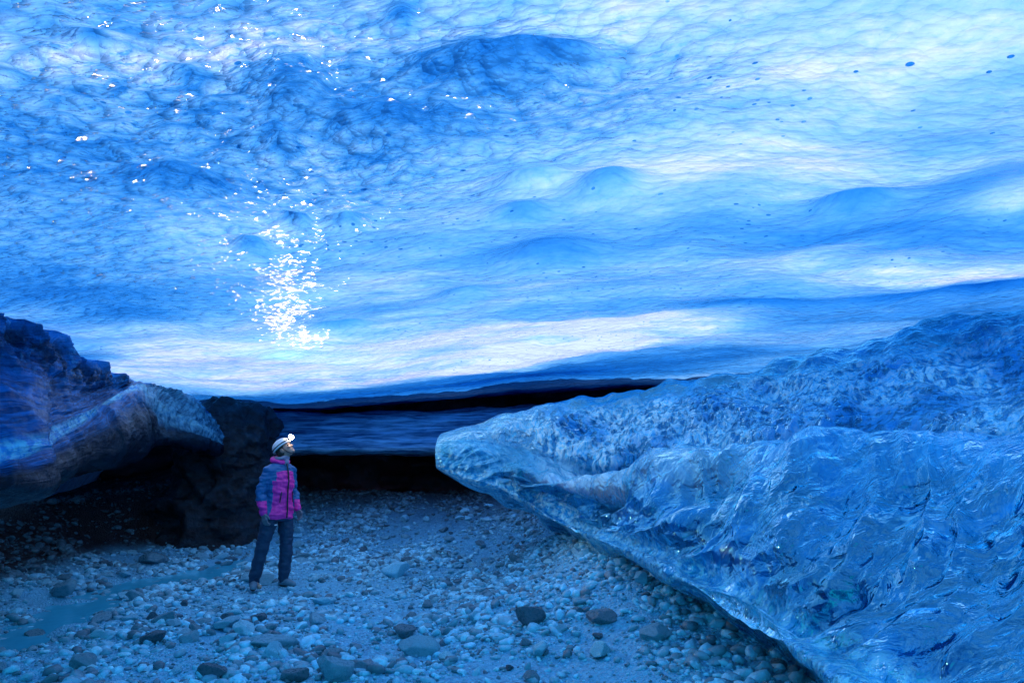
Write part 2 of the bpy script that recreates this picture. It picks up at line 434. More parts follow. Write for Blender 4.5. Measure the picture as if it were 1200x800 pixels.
M_ledge = ledge_material() if True else clear_ice('ledge_ice')
def ridge_material():
    m = N('ridge_ice'); co = obj_coord(m)
    st = m.attr('st').outputs['Vector']; rgh = m.attr('ripple').outputs['Fac']
    sx = m.n('SeparateXYZ', i0=st); S, T = sx.outputs[0], sx.outputs[1]
    w_ = m.math('MULTIPLY', m.math('SUBTRACT', m.noise(co, 1.5, 5, .6), 0.5), 0.3)
    Tn = m.math('ADD', T, w_)
    strk = m.noise(m.scaled(st, (2.4, 6.5, 1)), 1.0, 7, 0.66, 1.4)
    deep = m.mixc(m.ramp(strk, 0.38, 0.68), (0.002, 0.045, 0.16), (0.008, 0.22, 0.60))
    mott = m.mixc(m.ramp(m.noise(co, 9, 7, 0.7), 0.52, 0.68), deep, (0.10, 0.42, 0.70))
    c = m.mixc(m.math('MULTIPLY', rgh, 0.9, clamp=True), deep, mott)
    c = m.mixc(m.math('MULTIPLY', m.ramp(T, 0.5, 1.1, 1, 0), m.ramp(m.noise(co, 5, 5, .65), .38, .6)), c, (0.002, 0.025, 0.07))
    c = m.mixc(m.math('MULTIPLY', m.ramp(Tn, 0.10, 0.45, 1, 0), 0.8), c, (0.02, 0.30, 0.80))
    pale = m.math('MULTIPLY', m.ramp(Tn, 1.80, 2.05), m.ramp(Tn, 2.35, 2.65, 1, 0))
    c = m.mixc(m.math('MULTIPLY', pale, 0.95), c, m.mixc(m.ramp(m.noise(co, 12, 5, .6), .4, .6), (0.02, 0.36, 0.80), (0.30, 0.85, 1.0)))
    spur = m.math('MULTIPLY', m.ramp(S, 4.6, 5.6), m.ramp(Tn, 2.9, 3.4, 1, 0))
    c = m.mixc(m.math('MULTIPLY', spur, 0.8), c, m.mixc(m.ramp(m.noise(m.scaled(st, (9, 1.5, 1)), 1, 6, .65), .35, .65), (0.006, 0.06, 0.12), (0.10, 0.36, 0.50)))
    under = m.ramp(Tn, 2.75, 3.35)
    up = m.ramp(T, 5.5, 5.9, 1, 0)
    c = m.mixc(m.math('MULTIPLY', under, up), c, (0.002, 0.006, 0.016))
    p = m.n('BsdfPrincipled', Base__Color=c, Roughness=0.10, IOR=1.45)
    p.inputs['Specular Tint'].default_value = (0.15, 0.7, 1.0, 1); p.inputs['Specular IOR Level'].default_value = 0.32
    h = m.math('ADD', m.math('MULTIPLY', strk, 0.8), m.math('MULTIPLY', m.noise(co, 9, 5, 0.6), m.math('MULTIPLY_ADD', rgh, 1.2, 0.3)))
    m.set(p, 'Normal', m.bump(h, 0.05))
    return m.surf(p)


M_left = ridge_material()
def wall_material():
    m = N('cave_wall_ice_and_dirt'); co = obj_coord(m)
    y = m.n('SeparateXYZ', i0=co).outputs[1]
    n = m.noise(m.scaled(co, (1, 1, 2.5)), 1.6, 8, 0.65)
    dirt = m.mixc(m.ramp(n, 0.35, 0.7), (0.03, 0.006, 0.010), (0.11, 0.022, 0.030))
    ice = m.mixc(m.ramp(n, 0.3, 0.7), (0.10, 0.36, 0.62), (0.45, 0.72, 0.9))
    c = m.mixc(m.ramp(m.math('ADD', y, m.math('MULTIPLY', n, 2.0)), 4.5, 7.0), ice, dirt)  # unseen flanks turned to pale ice to bounce light inside
    p = m.n('BsdfPrincipled', Base__Color=c, Roughness=0.45)
    m.set(p, 'Normal', m.bump(m.noise(co, 6, 8, 0.65), 0.06))
    return m.surf(p)


M_rock = wall_material()
M_slab = None
M_ground = ground_material()
M_stone = stone_material(mul=1.8)
M_pebble = stone_material('gravel_stone', 2.0)

# ------------------------------------------------------------------ terrain
LEFT_B = [(-4.9, 2.0), (-5.1, 5.5), (-5.35, 7.4), (-5.75, 9.0), (-6.0, 10.8), (-5.2, 12.2), (-4.6, 13.2), (-4.2, 20)]
STREAM = [(-4.6, 4.5), (-4.35, 6.2), (-4.35, 6.9), (-4.7, 8.3), (-4.45, 9.3), (-4.1, 10.6), (-3.8, 11.1)]


def seg_dist(x, y, pts):
    d = np.full(x.shape, 1e9)
    for (x0, y0), (x1, y1) in zip(pts[:-1], pts[1:]):
        dx, dy = x1 - x0, y1 - y0
        t = np.clip(((x - x0) * dx + (y - y0) * dy) / (dx * dx + dy * dy), 0, 1)
        d = np.minimum(d, np.hypot(x - x0 - t * dx, y - y0 - t * dy))
    return d


def left_out(x, y):
    bx = np.interp(y, [p[1] for p in LEFT_B], [p[0] for p in LEFT_B])
    return bx - x      # >0 beyond the bank line


def ground_z(x, y, fine=True):
    x = np.asarray(x, float); y = np.asarray(y, float)
    z = 0.90 * sst(10.4, 14.0, y + 0.25 * (x + 2))
    # gravel mound under the ledge on the right
    z = z + 0.50 * sst(-0.7, 1.0, x) * sst(4.2, 7.4, y)
    z = z + 0.16 * sst(0.3, 1.6, x) * sst(2.0, 4.5, y)
    lo = left_out(x, y)
    z = z + 0.82 * sst(-0.1, 1.5, lo) + 0.12 * sst(-1.0, 0.2, lo)
    z = z - 0.0
    ds = seg_dist(x, y, STREAM)
    far = np.hypot(x, y - 5)
    k = 1 / (1 + (far / 30) ** 2)
    P = np.stack([x.ravel(), y.ravel(), 0 * x.ravel()], 1)
    n = fbm(P * 0.7, 3).reshape(x.shape) * 0.07
    if fine: n = n + fbm(P * 4.1 + 5, 3).reshape(x.shape) * 0.022
    z = z * k + n
    near = 1 - sst(0.08, 0.50, ds + 0.42 * fbm(P * 1.3 + 40, 2).reshape(x.shape))
    pool = 1 - sst(0.18, 0.50, seg_dist(x, y, [(-4.75, 8.2), (-4.5, 9.2), (-4.15, 10.3)]) + 0.16 * fbm(P * 2.2 + 90, 2).reshape(x.shape))
    near = np.maximum(near, pool)
    z = z * (1 - near) + (-0.085 + n * 0.9) * near
    return z


gx = np.concatenate([np.linspace(-300, -14, 24)[:-1], np.linspace(-14, -7.5, 60)[:-1], np.linspace(-7.5, 4.0, 520), np.linspace(4, 16, 80)[1:], np.linspace(16, 300, 24)[1:]])
gy = np.concatenate([np.linspace(-300, -12, 24)[:-1], np.linspace(-12, 2.5, 90)[:-1], np.linspace(2.5, 15, 560), np.linspace(15, 300, 24)[1:]])
X, Y = np.meshgrid(gx, gy, indexing='ij')
Z = ground_z(X, Y)
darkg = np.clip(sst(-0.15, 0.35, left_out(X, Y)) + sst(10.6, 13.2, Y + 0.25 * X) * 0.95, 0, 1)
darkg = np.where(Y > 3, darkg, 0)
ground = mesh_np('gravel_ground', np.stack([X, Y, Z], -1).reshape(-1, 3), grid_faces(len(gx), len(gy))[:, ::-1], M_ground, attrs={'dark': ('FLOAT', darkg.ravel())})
tag(ground, 'grey gravel floor of the ice cave lit blue', 'ground', kind='structure')

# water : level sheet filling the dip
mw = N('glacial_meltwater'); co = obj_coord(mw)
pw = mw.n('BsdfPrincipled', Base__Color=(0.04, 0.42, 0.58, 1), Roughness=0.04, IOR=1.33)
mw.set(pw, 'Normal', mw.bump(mw.noise(co, 9, 4), 0.004))
M_water = mw.surf(pw)
wx = np.linspace(-6.2, -3.0, 90); wy = np.linspace(4.2, 11.6, 180)
XX, YY = np.meshgrid(wx, wy, indexing='ij')
keep = (seg_dist(XX, YY, STREAM) < 0.95)
Fw = grid_faces(90, 180)[:, ::-1]
Fw = Fw[keep.ravel()[Fw].all(1)]
used, inv = np.unique(Fw, return_inverse=True)
Vw = np.stack([XX, YY, np.full_like(XX, -0.045)], -1).reshape(-1, 3)[used]
water = mesh_np('stream_water', Vw, inv.reshape(-1, 4), M_water)
tag(water, 'shallow milky turquoise meltwater between the stones', 'water', kind='structure')

# ------------------------------------------------------------------ ice ceiling
LIPX = [-14, -8, -6, -4.5, -1.8, 0.7, 3.5, 5.2, 8, 12, 18]
LIPZ = [2.0, 2.5, 2.6, 2.47, 2.70, 2.93, 3.06, 3.14, 3.45, 3.7, 3.8]
PD = [-3, 0, 1, 3, 6, 10, 14, 18, 24, 30]
PZ = [0.12, 0, 0.03, 0.08, 0.15, 0.28, 0.55, 0.85, 1.2, 1.4]


def smooth_interp(x, xs, zs):
    xs = np.array(xs, float); zs = np.array(zs, float)
    s = 0
    for o in (-0.6, -0.3, 0, 0.3, 0.6):
        s = s + np.interp(x + o, xs, zs)
    return s / 5


def ceil_base(x, y):
    z = smooth_interp(x, LIPX, LIPZ) + smooth_interp(14 - y, PD, PZ)
    z = z - 0.20 * np.clip(-5.2 - x, 0, 20) ** 2 - 0.32 * np.clip(x - 11.0, 0, 20) ** 2
    return z


def hit_ceil(px, py):
    u = (px - 600) / F; v = (400 - py) / F
    dy = cp - v * sp; dz = sp + v * cp
    t = np.linspace(1, 22, 4000)
    zc = ceil_base(u * t, dy * t)
    k = np.argmax(CAMZ + dz * t > zc)
    if not (CAMZ + dz * t > zc).any(): k = int(np.argmin(np.abs(zc - CAMZ - dz * t)))
    return u * t[k], dy * t[k]


# melt hollows (thicker, clearer, bluer ice) and thin frosted panes: survey of the roof
SPOTS = [
    # px, py, rx, ry, thickness change, relief (m)
    (330, 426, 210, 20, -1.5, 0), (480, 418, 190, 19, -1.5, 0), (620, 402, 190, 15, -1.3, 0), (760, 385, 130, 10, -0.8, 0), (250, 446, 90, 10, -1.0, 0),
    (560, 432, 60, 9, -0.7, 0), (325, 375, 40, 30, -0.2, 0),
    (1080, 322, 160, 10, -0.7, 0), (990, 285, 40, 8, -0.6, 0), (900, 310, 60, 8, -0.5, 0), (1170, 250, 60, 18, -0.6, 0),
    (960, 110, 220, 90, -0.38, 0), (800, 150, 160, 60, -0.2, 0), (1140, 40, 120, 70, -0.2, 0), (450, 325, 120, 30, -0.35, 0), (800, 210, 200, 20, -0.35, 0),
    (620, 240, 200, 30, -0.2, 0), (700, 20, 150, 30, -0.3, 0), (120, 40, 140, 30, -0.3, 0), (330, 40, 120, 25, -0.3, 0), (240, 270, 120, 18, -0.2, 0),
    (585, 75, 75, 28, 0.95, 0.22), (660, 62, 40, 10, 0.7, 0.1), (335, 100, 50, 45, 0.6, 0.18), (235, 120, 50, 20, 0.4, 0.1), (325, 165, 20, 20, 0.6, 0.1),
    (200, 215, 60, 22, 0.7, 0.15), (60, 230, 140, 60, 0.45, 0.0), (500, 150, 80, 25, 0.4, 0.1), (430, 140, 40, 20, 0.6, 0.1),
    (120, 345, 150, 22, 0.45, 0.08), (40, 330, 80, 40, 0.5, 0), (165, 372, 60, 12, 0.5, 0.05), (80, 170, 90, 12, 0.4, 0.06),
    (640, 298, 55, 12, 0.6, 0.20), (625, 214, 38, 10, 0.6, 0.16), (712, 226, 34, 12, 0.6, 0.16), (610, 255, 30, 9, 0.5, 0.12), (1005, 236, 38, 11, 0.8, 0.2),
    (545, 346, 34, 7, 0.6, 0.14), (347, 262, 13, 10, 0.9, 0.12), (405, 262, 22, 9, 0.6, 0.12), (292, 288, 18, 8, 0.7, 0.12), (625, 403, 34, 3.5, 1.2, 0.10),
    (400, 383, 30, 4, 0.8, 0.08), (520, 428, 25, 5, 0.9, 0.05),
    (850, 275, 200, 22, 0.35, 0), (1080, 275, 150, 16, 0.55, 0), (890, 357, 60, 4.5, 1.0, 0.08), (1140, 342, 80, 3.5, 1.6, 0.06),
    (1000, 350, 260, 12, 0.35, 0), (1050, 368, 250, 12, 0.7, 0), (800, 420, 160, 14, 0.7, 0), (660, 440, 120, 10, 0.8, 0), (440, 464, 200, 7, 0.9, 0), (300, 468, 160, 6, 0.9, 0), (520, 452, 130, 6, 0.9, 0.03), (650, 436, 120, 8, 0.8, 0), (560, 440, 60, 3, 0.8, 0.04), (360, 447, 30, 3, 0.7, .03), (420, 441, 24, 2.5, 0.8, .03),
    (1150, 215, 70, 14, 0.4, 0), (1100, 160, 60, 24, 0.3, 0), (0, 410, 70, 40, 1.2, 0), (60, 420, 60, 14, 0.9, 0), (470, 8, 14, 6, 1.0, .05), (105, 27, 18, 6, 0.7, .06), (215, 66, 22, 7, 0.7, .06),
]
cx_ = np.linspace(-13, 17, 1150); cy_ = np.concatenate([np.linspace(-15.5, 1.5, 200)[:-1], np.linspace(1.5, 16.2, 860)])
X, Y = np.meshgrid(cx_, cy_, indexing='ij')
Z = ceil_base(X, Y)
thick = np.full(X.shape, 0.66)
ripple = np.zeros(X.shape)
for (px, py, rx, ry, amt, rel) in SPOTS:
    x0, y0 = hit_ceil(px, py); x1, y1 = hit_ceil(px + rx, py)
    xa, ya = hit_ceil(px, py - ry); xb, yb = hit_ceil(px, min(py + ry, 478))
    wx_ = max(0.05, abs(x1 - x0)); wy_ = max(0.06, abs(yb - ya) / 2)
    g = np.exp(-(((X - x0) / wx_) ** 2 + ((Y - (ya + yb) / 2) / wy_) ** 2) * 0.9)
    thick += amt * g
    Z += rel * g * 0.8
for (px, py, rx, ry, amt) in [(150, 160, 330, 130, 1.0), (330, 120, 220, 110, 0.9), (560, 110, 220, 60, 0.6), (100, 330, 160, 60, 0.6), (720, 120, 120, 50, 0.4), (300, 250, 100, 40, .2)]:
    x0, y0 = hit_ceil(px, py); x1, y1 = hit_ceil(px + rx, py); xa, ya = hit_ceil(px, py - ry); xb, yb = hit_ceil(px, min(py + ry, 470))
    ripple += amt * np.exp(-(((X - x0) / abs(x1 - x0)) ** 2 + ((Y - y0) / (abs(yb - ya) / 2)) ** 2))
ripple = np.clip(ripple, 0, 1.1)
P = np.stack([X.ravel(), Y.ravel(), 0 * X.ravel()], 1)
Z += (fbm(P * [0.32, 0.5, 1], 3) * 0.13).reshape(X.shape) * (1 - 0.65 * sst(10, 13.5, Y))
Z += (fbm(P * [1.3, 2.0, 1] + 31, 3) * 0.024).reshape(X.shape)
Z += ((np.abs(pn(P * [4.2, 6.2, 1] + 3)) * 0.036 + fbm(P * [7, 10, 1] + 8, 2) * 0.012).reshape(X.shape)) * (0.25 + ripple)
lipm = sst(11.0, 13.6, Y) * (1 - sst(14.4, 15.2, Y))
Z += (ridged(P * [0.8, 2.6, 1] + 12, 3) * 0.03).reshape(X.shape) * lipm
# dirty ice beyond the lip and at the flanks: little daylight gets through
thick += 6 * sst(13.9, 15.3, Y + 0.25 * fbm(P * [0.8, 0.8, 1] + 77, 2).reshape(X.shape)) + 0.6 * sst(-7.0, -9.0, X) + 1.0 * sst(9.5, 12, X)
thick -= 0.5 * (1 - sst(-1.5, 1.2, Y))  # unseen roof behind the camera thinned to let more light in
thick = np.clip(thick, 0.05, 9)
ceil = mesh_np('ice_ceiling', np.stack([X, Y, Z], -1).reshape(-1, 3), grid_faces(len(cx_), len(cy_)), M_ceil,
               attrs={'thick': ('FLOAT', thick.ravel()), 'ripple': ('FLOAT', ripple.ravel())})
tag(ceil, 'rippled blue glacier ice roof of the cave glowing with daylight', 'ice ceiling', kind='structure')

# ------------------------------------------------------------------ back wall (dark, dirty ice and rock), unseen rest closed behind the camera to block outside light
plan = np.array([(-9.6, -8, 0), (-9.6, -4, 0), (-8.6, 3, 0), (-9.4, 8, 0), (-9.0, 12, 0), (-6.5, 14.6, 0), (-3, 15.2, 0), (1, 15.3, 0), (6, 15.2, 0), (11, 14.2, 0), (13.6, 9, 0), (14, 3, 0), (13.8, -5, 0), (11.5, -11, 0), (4, -13, 0), (-5, -13, 0), (-9.5, -10, 0), (-9.9, -6.5, 0)], float)
nu, nv = 700, 90
C_ = crom(plan, np.linspace(0, len(plan) - 1, nu))
zz = np.linspace(-1.2, 6.6, nv)
G = np.repeat(C_[:, None, :], nv, 1); G[:, :, 2] = zz[None, :]
nn = normals_grid(G)
flat = G.reshape(-1, 3)
dsp = (fbm(flat * [0.5, 0.5, 1.1], 4) * 0.5 + ridged(flat * [0.7, 0.7, 2.6] + 4, 3) * 0.12).reshape(nu, nv, 1)
G = G + nn * dsp
wall = mesh_np('cave_wall', G.reshape(-1, 3), grid_faces(nu, nv), M_rock, attrs={})
tag(wall, 'black and maroon dirty wall at the back of the cave', 'cave wall', kind='structure')


# ------------------------------------------------------------------ lofted ice bodies
def ring_loft(name, curves, sub_s, segs, mat, disp, caps=True):
    """curves: list over ring of lists over stations of 3D points; closed in ring direction"""
    P = np.array(curves, float)                       # ring, station, 3
    P = np.transpose(P, (1, 0, 2))                    # station, ring, 3
    ts = np.concatenate([np.linspace(i, i + 1, n, endpoint=False) for i, n in enumerate(sub_s)] + [[len(sub_s)]])
    A = crom(P, ts)
    tr_ = np.concatenate([np.linspace(i, i + 1, n, endpoint=False) for i, n in enumerate(segs)])
    B = crom(np.transpose(A, (1, 0, 2)), tr_, closed=True)
    G = np.transpose(B, (1, 0, 2))                    # S, Rr, 3
    n = normals_grid(G, True)
    S, T = np.meshgrid(ts, tr_, indexing='ij')
    d, rip = disp(G.reshape(-1, 3), S.ravel(), T.ravel())
    # orientation: make normals outward
    cen = G.mean(1, keepdims=True)
    if ((G - cen) * n).sum() < 0:
        n = -n; flip = True
    else: flip = False
    G = G + n * d.reshape(G.shape[0], G.shape[1], 1)
    V = G.reshape(-1, 3); nS, nR = G.shape[:2]
    Fq = grid_faces(nS, nR, True)
    c0 = len(V); V = np.concatenate([V, G[0].mean(0)[None], G[-1].mean(0)[None]])
    j = np.arange(nR); j2 = (j + 1) % nR
    cap0 = np.stack([j2, j, np.full(nR, c0), np.full(nR, c0)], 1)
    b = (nS - 1) * nR
    cap1 = np.stack([b + j, b + j2, np.full(nR, c0 + 1), np.full(nR, c0 + 1)], 1)
    st = np.stack([S.ravel(), T.ravel(), 0 * S.ravel()], 1); st = np.concatenate([st, st[:2]])
    rip = np.concatenate([rip, rip[:2]])
    # triangles in caps need their own build, so use bmesh-free list
    me = bpy.data.meshes.new(name)
    Fl = Fq if not flip else Fq[:, ::-1]
    tri0 = cap0[:, :3]; tri1 = cap1[:, :3]
    if flip: tri0 = tri0[:, ::-1]; tri1 = tri1[:, ::-1]
    loops = np.concatenate([Fl.ravel(), tri0.ravel(), tri1.ravel()]).astype(np.int32)
    starts = np.concatenate([np.arange(len(Fl)) * 4, len(Fl) * 4 + np.arange(2 * nR) * 3]).astype(np.int32)
    me.vertices.add(len(V)); me.vertices.foreach_set('co', V.astype(np.float32).ravel())
    me.loops.add(len(loops)); me.loops.foreach_set('vertex_index', loops)
    me.polygons.add(len(starts)); me.polygons.foreach_set('loop_start', starts)
    me.polygons.foreach_set('use_smooth', np.ones(len(starts), dtype=bool))
    me.update(calc_edges=True)
    a = me.attributes.new('st', 'FLOAT_VECTOR', 'POINT'); a.data.foreach_set('vector', st.astype(np.float32).ravel())
    a = me.attributes.new('ripple', 'FLOAT', 'POINT'); a.data.foreach_set('value', rip.astype(np.float32))
    me.materials.append(mat)
    bm = bmesh.new(); bm.from_mesh(me); bmesh.ops.recalc_face_normals(bm, faces=bm.faces); bm.to_mesh(me); bm.free()
    return link(bpy.data.objects.new(name, me))


def A_(*pts):
    return [at(*p) if len(p) == 3 and p[0] > 100 or (len(p) == 3 and p[0] == 0) or p[1] > 50 else tuple(p) for p in pts]


L0 = A_((517, 508, 9.35), (553, 498, 9.5), (640, 473, 9.8), (705, 465, 9.9), (800, 446, 9.6), (933, 417, 9.0), (1050, 390, 8.4), (1200, 360, 7.8), (7.6, 5, 3.6), (8.4, 1, 3.6), (8.6, -5, 3.6))
L1 = A_((513, 514, 9.2), (548, 507, 9.25), (620, 498, 9.3), (705, 506, 9.1), (815, 493, 8.5), (935, 470, 7.8), (1065, 448, 7.1), (1200, 430, 6.3), (5.7, 3.6, 2.7), (5.9, 0, 2.7), (6, -5, 2.7))
L2 = A_((511, 522, 9.1), (545, 517, 9.1), (612, 530, 9.15), (700, 554, 8.7), (810, 535, 7.7), (930, 520, 6.8), (1060, 510, 6.0), (1200, 500, 5.2), (4.3, 2.4, 1.95), (4.5, -1, 1.95), (4.5, -5.5, 1.9))
L3 = A_((510, 530, 9.05), (542, 527, 8.95), (605, 547, 8.85), (690, 572, 7.8), (800, 566, 6.3), (930, 560, 5.2), (1060, 560, 4.4), (1200, 565, 3.6), (2.9, 1.2, 1.4), (3.0, -1.6, 1.4), (3.0, -6, 1.4))
L4 = A_((510, 536, 9.0), (540, 541, 8.9), (600, 560, 8.75), (672, 596, 7.9), (780, 606, 5.85), (910, 630, 4.45), (1030, 665, 3.6), (1200, 710, 2.65), (2.15, .8, .98), (2.25, -1.9, .98), (2.3, -6, 1))
L5 = A_((511, 543, 9.0), (540, 553, 8.9), (597, 570, 8.8), (655, 602, 8.2), (752, 638, 6.0), (870, 692, 4.45), (960, 740, 3.5), (1110, 825, 2.6), (1.65, 1.1, .62), (1.7, -2, .62), (1.8, -6, .6))
L6 = A_((513, 549, 9.1), (541, 562, 9.0), (597, 579, 8.9), (650, 615, 8.4), (740, 654, 6.2), (850, 711, 4.6), (930, 764, 3.6), (1060, 860, 2.7), (1.58, 1.2, .45), (1.65, -2, .45), (1.7, -6, .45))
off = lambda L, d: [(p[0] + d[0] * w, p[1] + d[1] * w, p[2] + d[2] * w) for p, w in zip(L, (0.12, .3, .6, .85, 1, 1, 1, 1, 1, 1, 1))]
L7 = off(L6, (1.1, 1.5, -0.55)); L8 = off(L0, (1.1, 1.9, -1.3)); L8b = off(L0, (0.5, 0.9, -0.2))


def ledge_disp(p, S, T):
    up = np.exp(-((T - 1.05) / 0.52) ** 2)
    rip = np.clip(up * sst(1.5, 3.2, S), 0, 1)
    big = fbm(p * [0.7, 0.7, 0.9] + 3, 2) * 0.17 * (0.25 + 0.75 * sst(2.5, 5, S)) * (1 - .6 * np.exp(-(T / .4) ** 2))
    lob = -np.abs(pn(np.stack([S * 1.9 + 0.35 * T, T * 0.35, 0 * S + 3], 1))) * 0.20 * sst(2.5, 3.3, T) * (1 - sst(4.9, 5.5, T))
    lob += -np.abs(pn(np.stack([S * 4.6 + 0.8 * T, T * 0.6, 0 * S + 8], 1))) * 0.07 * sst(2.6, 3.2, T) * (1 - sst(4.9, 5.5, T))
    med = fbm(p * 2.6 + 9, 2) * 0.05
    cupf = -np.abs(pn(p * [7, 7, 9] + 2)) * 0.07 * rip
    flow = pn(np.stack([S * 5 + T * 1.5 + pn(p * 1.5), T * 1.6, 0 * S], 1)) * 0.03 * sst(2.1, 2.6, T) * (1 - sst(4.4, 5, T))
    crease = 0.24 * np.exp(-((T - 2.75) / 0.3) ** 2) * sst(2.4, 4, S) - 0.34 * np.exp(-((T - 2.0) / 0.17) ** 2) * sst(2.4, 3.6, S)
    # melt pockets in the front face
    pocket = -0.22 * np.exp(-((S - 3.25) / .22) ** 2 - ((T - 3.45) / .35) ** 2) - 0.10 * np.exp(-((S - 5.75) / .12) ** 2 - ((T - 4.25) / .16) ** 2)
    taper = sst(0.0, 2.6, S) * 0.85 + 0.15
    near = np.clip(6.5 / np.maximum(np.abs(p[:, 1]) + 1.5, 2), 0.6, 1.3)
    return (big + lob + med + cupf + flow + crease + pocket) * taper / near * 0.9, rip


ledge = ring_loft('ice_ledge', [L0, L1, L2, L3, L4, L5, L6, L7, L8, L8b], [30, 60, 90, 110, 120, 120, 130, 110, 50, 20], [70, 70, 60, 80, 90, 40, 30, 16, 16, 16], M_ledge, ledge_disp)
tag(ledge, 'long clear blue ice ledge with a blunt nose jutting from the right over the gravel', 'ice ledge')

# left ridge: streaked wall, pale ridge stripe, peaked spur, dark underside
K0 = A_((-5.9, 2.5, 3.3), (0, 360, 6.0), (60, 405, 7.5), (105, 431, 9.1), (140, 440, 9.9), (168, 449, 10.4), (195, 456, 11.0), (225, 472, 11.3), (248, 490, 11.6), (258, 512, 11.8))
K1 = A_((-5.2, 2.5, 2.2), (0, 445, 5.6), (60, 458, 7.0), (105, 462, 8.6), (140, 455, 9.4), (164, 451, 10.1), (190, 462, 10.5), (222, 483, 10.9), (246, 500, 11.4), (257, 516, 11.65))
K2 = A_((-4.5, 2.5, 1.7), (0, 528, 5.2), (60, 503, 6.6), (105, 483, 8.2), (138, 465, 9.0), (160, 454, 9.7), (182, 470, 10.1), (215, 492, 10.6), (243, 508, 11.2), (256, 520, 11.6))
K3 = A_((-4.3, 2.5, 1.5), (0, 550, 5.0), (60, 528, 6.4), (108, 502, 7.9), (140, 482, 8.6), (160, 472, 9.3), (182, 490, 9.9), (215, 507, 10.5), (242, 517, 11.1), (256, 525, 11.6))
K4 = A_((-4.4, 2.5, 1.3), (0, 578, 5.2), (60, 558, 6.6), (110, 548, 8.1), (142, 540, 8.9), (165, 528, 9.6), (187, 520, 10.0), (218, 520, 10.6), (244, 526, 11.2), (257, 530, 11.7))
K5 = [(x - 1.6, y + 1.2, z + 0.05) for x, y, z in K4[:-3]] + [(x - .7, y + 1.2, z + 0.1) for x, y, z in K4[-3:]]
K6 = [(x - 1.6, y + 1.0, z + 0.5) for x, y, z in K0[:-3]] + [(x - .5, y + 1.0, z) for x, y, z in K0[-3:]]


def ridge_disp(p, S, T):
    rip = np.clip(0.8 * np.exp(-((T - 0.35) / 0.45) ** 2) * (1 - sst(3.5, 4.5, S)) + 0.15, 0, 1)
    big = fbm(p * 1.1 + 13, 3) * 0.10
    streak = pn(np.stack([S * 1.6, T * 5 + 1.6 * pn(p * 0.9), 0 * S], 1)) * 0.03 * (1 - sst(2.2, 3.0, T)) * (1 - sst(4.2, 5, S))
    rough_ = ridged(p * 2.4, 5) * 0.13 * rip
    flut = ridged(np.stack([S * 3.2, T * 0.6, 0 * S], 1), 2) * 0.028 * sst(4, 5.4, S) * (1 - sst(3.4, 4, T))
    return big + streak + rough_ + flut, rip


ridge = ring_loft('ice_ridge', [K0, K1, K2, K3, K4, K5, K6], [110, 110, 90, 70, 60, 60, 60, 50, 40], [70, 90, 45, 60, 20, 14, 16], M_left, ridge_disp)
tag(ridge, 'dark blue overhanging ice ridge with pale edge and peaked end along the left wall', 'ice ridge')

# dark ragged pillar beside the ridge end
Q = []
for a in range(8):
    th = a / 8 * 2 * math.pi
    row = []
    for i, (pxc, py, Yc, r) in enumerate([(282, 484, 12.6, 0.16), (280, 490, 12.5, 0.52), (274, 512, 12.4, 0.62), (262, 545, 12.4, 0.66), (256, 580, 12.4, 0.75), (250, 610, 12.4, 0.85), (248, 690, 12.4, 0.95)]):
        c = at(pxc, py, Yc); row.append((c[0] + math.cos(th) * r, c[1] + math.sin(th) * r * 0.8, c[2]))
    Q.append(row)
pillar = ring_loft('dirt_pillar', Q, [30] * 6, [14] * 8, dark_rock('dark_pillar_rock', (0.004, 0.004, 0.007), (0.010, 0.035, 0.055), 0.3, 3.0, 0.08),
                   lambda p, S, T: (ridged(p * [1.6, 1.6, 1.3], 4) * 0.15 + fbm(p * 1.1 + 4, 3) * 0.16, 0 * S))
tag(pillar, 'black ragged pillar of dirty ice behind the standing person', 'ice pillar')

# glazed slab at the back
ms = N('glazed_back_ice'); co = obj_coord(ms)
strk = ms.noise(ms.scaled(co, (0.5, 2, 7)), 2.2, 7, 0.65)
cc = ms.mixc(ms.ramp(strk, 0.35, 0.68), (0.015, 0.10, 0.22), (0.30, 0.72, 0.95))
ps = ms.n('BsdfPrincipled', Base__Color=cc, Roughness=0.22)
ms.set(ps, 'Normal', ms.bump(strk, 0.06))
M_slab = ms.surf(ps)
S0 = A_((300, 486, 13.9), (360, 488, 13.8), (440, 487, 13.7), (520, 486, 13.7), (620, 478, 13.7), (720, 470, 13.8))
S1 = A_((300, 508, 13.5), (360, 508, 13.3), (440, 507, 13.2), (520, 507, 13.2), (620, 500, 13.2), (720, 490, 13.3))
S2 = A_((300, 529, 13.3), (360, 530, 13.1), (440, 529, 13.0), (520, 529, 13.0), (620, 523, 13.0), (720, 512, 13.1))
S3 = [(x, y + 2.0, z + 0.05) for x, y, z in S2]; S4 = [(x, y + 1.6, z + 0.1) for x, y, z in S0]
slab = ring_loft('ice_slab', [S0, S1, S2, S3, S4], [60] * 5, [40, 40, 10, 10, 10], M_slab,
                 lambda p, S, T: (pn(p * [0.8, 1, 7]) * 0.05 + fbm(p * 1.2 + 5, 3) * 0.05, 0 * S))
tag(slab, 'low glazed grey blue ice slab with horizontal streaks above the dark hollow at the back', 'ice slab')


# ------------------------------------------------------------------ gravel and stones
def ico(sub):
    bm = bmesh.new(); bmesh.ops.create_icosphere(bm, subdivisions=sub, radius=1)
    V = np.array([v.co[:] for v in bm.verts]); Fc = np.array([[v.index for v in f.verts] for f in bm.faces]); bm.free()
    return V, Fc


